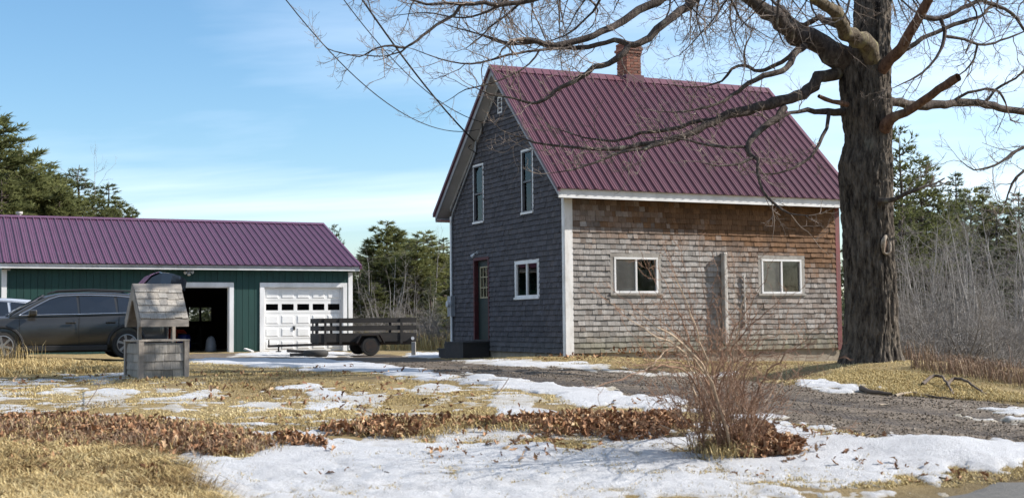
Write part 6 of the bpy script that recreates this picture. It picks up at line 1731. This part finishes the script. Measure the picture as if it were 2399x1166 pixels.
stick([(840, 975), (880, 990), (920, 1008)], .008, 'pale stem lying across the middle leaf drift', 'stick_pale', lifts=[.12, .08, .02])
stick([(1160, 925), (1178, 916), (1195, 906)], .010, 'short dark twig poking from the lawn', lifts=[0, .05, .12])
stick([(60, 978), (160, 990), (260, 1000)], .008, 'pale stem lying along the left leaf drift', 'stick_pale', lifts=[.05, .08, .04])
stick([(196, 962), (230, 930), (250, 902)], .007, 'slanting bare weed stem left of the well', 'stick', lifts=[0, .12, .25])
# posts by the steps
p = G(1019, 826)
o = MB().box(-.06, .06, -.06, .06, -.1, .42).build('wooden_post', M['grey_wood'], None, bevel=.01); o.location = (p.x - .3, 36.5, tzf(p.x - .3, 36.5)); tag(o, 'short weathered grey post left of the porch steps', 'post')

# ---- loose stones on the gravel, bits of straw standing out of the thin snow
M['stone'] = mat_var('gravel_stones', [(.05, .038, .028), (.11, .086, .064), (.17, .138, .105), (.27, .23, .185)], .95)
Rs = np.random.default_rng(303)
p_ = np.stack([Rs.uniform(-6, 11, 90000), 14 + 14 * Rs.random(90000) ** 1.3], -1)
p_ = p_[(sdist(DRIVE, p_[:, 0], p_[:, 1]) > -.35) & (np.abs(p_[:, 0]) < p_[:, 1] * .42) & (snow_h(p_[:, 0], p_[:, 1]) < .0)]
p_ = p_[fbm(p_[:, 0] * 1.5, p_[:, 1] * 1.5, 305, 3) + .25 * Rs.random(len(p_)) - .35 * rut_wet(p_[:, 0], p_[:, 1]) > .5][:9000]
n = len(p_); sz = .007 + .014 * Rs.random(n) ** 2.5
octa = np.array([[1, 0, 0], [0, 1, 0], [-1, 0, 0], [0, -1, 0], [0, 0, .75], [0, 0, -.5]], float)
of = np.array([[0, 1, 4], [1, 2, 4], [2, 3, 4], [3, 0, 4], [1, 0, 5], [2, 1, 5], [3, 2, 5], [0, 3, 5]])
V = (octa[None] * Rs.uniform(.6, 1.4, (n, 6, 1))) * sz[:, None, None]
a = Rs.uniform(0, 6.28, n); c, s_ = np.cos(a), np.sin(a)
V = np.stack([V[..., 0] * c[:, None] - V[..., 1] * s_[:, None], V[..., 0] * s_[:, None] + V[..., 1] * c[:, None], V[..., 2]], -1) + np.stack([p_[:, 0], p_[:, 1], tz(p_[:, 0], p_[:, 1]) + sz * .35], -1)[:, None]
o = np_mesh('gravel_stones', V.reshape(-1, 3), (np.arange(n)[:, None, None] * 6 + of[None]).reshape(-1, 3), M['stone'], None, {'tint': np.repeat(Rs.random(n), 6)})
tag(o, 'loose stones strewn over the gravel driveway', 'stones', None, 'stuff')
n = 26000; y = 10.8 + 10 * Rs.random(n) ** 1.3; x = Rs.uniform(-1, 1, n) * y * .41; h = snow_h(x, y)
kp = (h > .0) & (h < .03) & (sdist(DRIVE, x, y) < -.2) & (fbm(x * 1.4, y * 1.4, 311, 3) > .47); x, y, h = x[kp], y[kp], h[kp]
V, F_, t = blades(Rs, x, y, .055, .0035, 1.4, 0, 2, 1.0, h - .01)
o = np_mesh('straw_in_snow', V, F_, M['straw'], None, {'tint': t * .8}); tag(o, 'straw poking through the thin snow', 'grass', None, 'stuff')
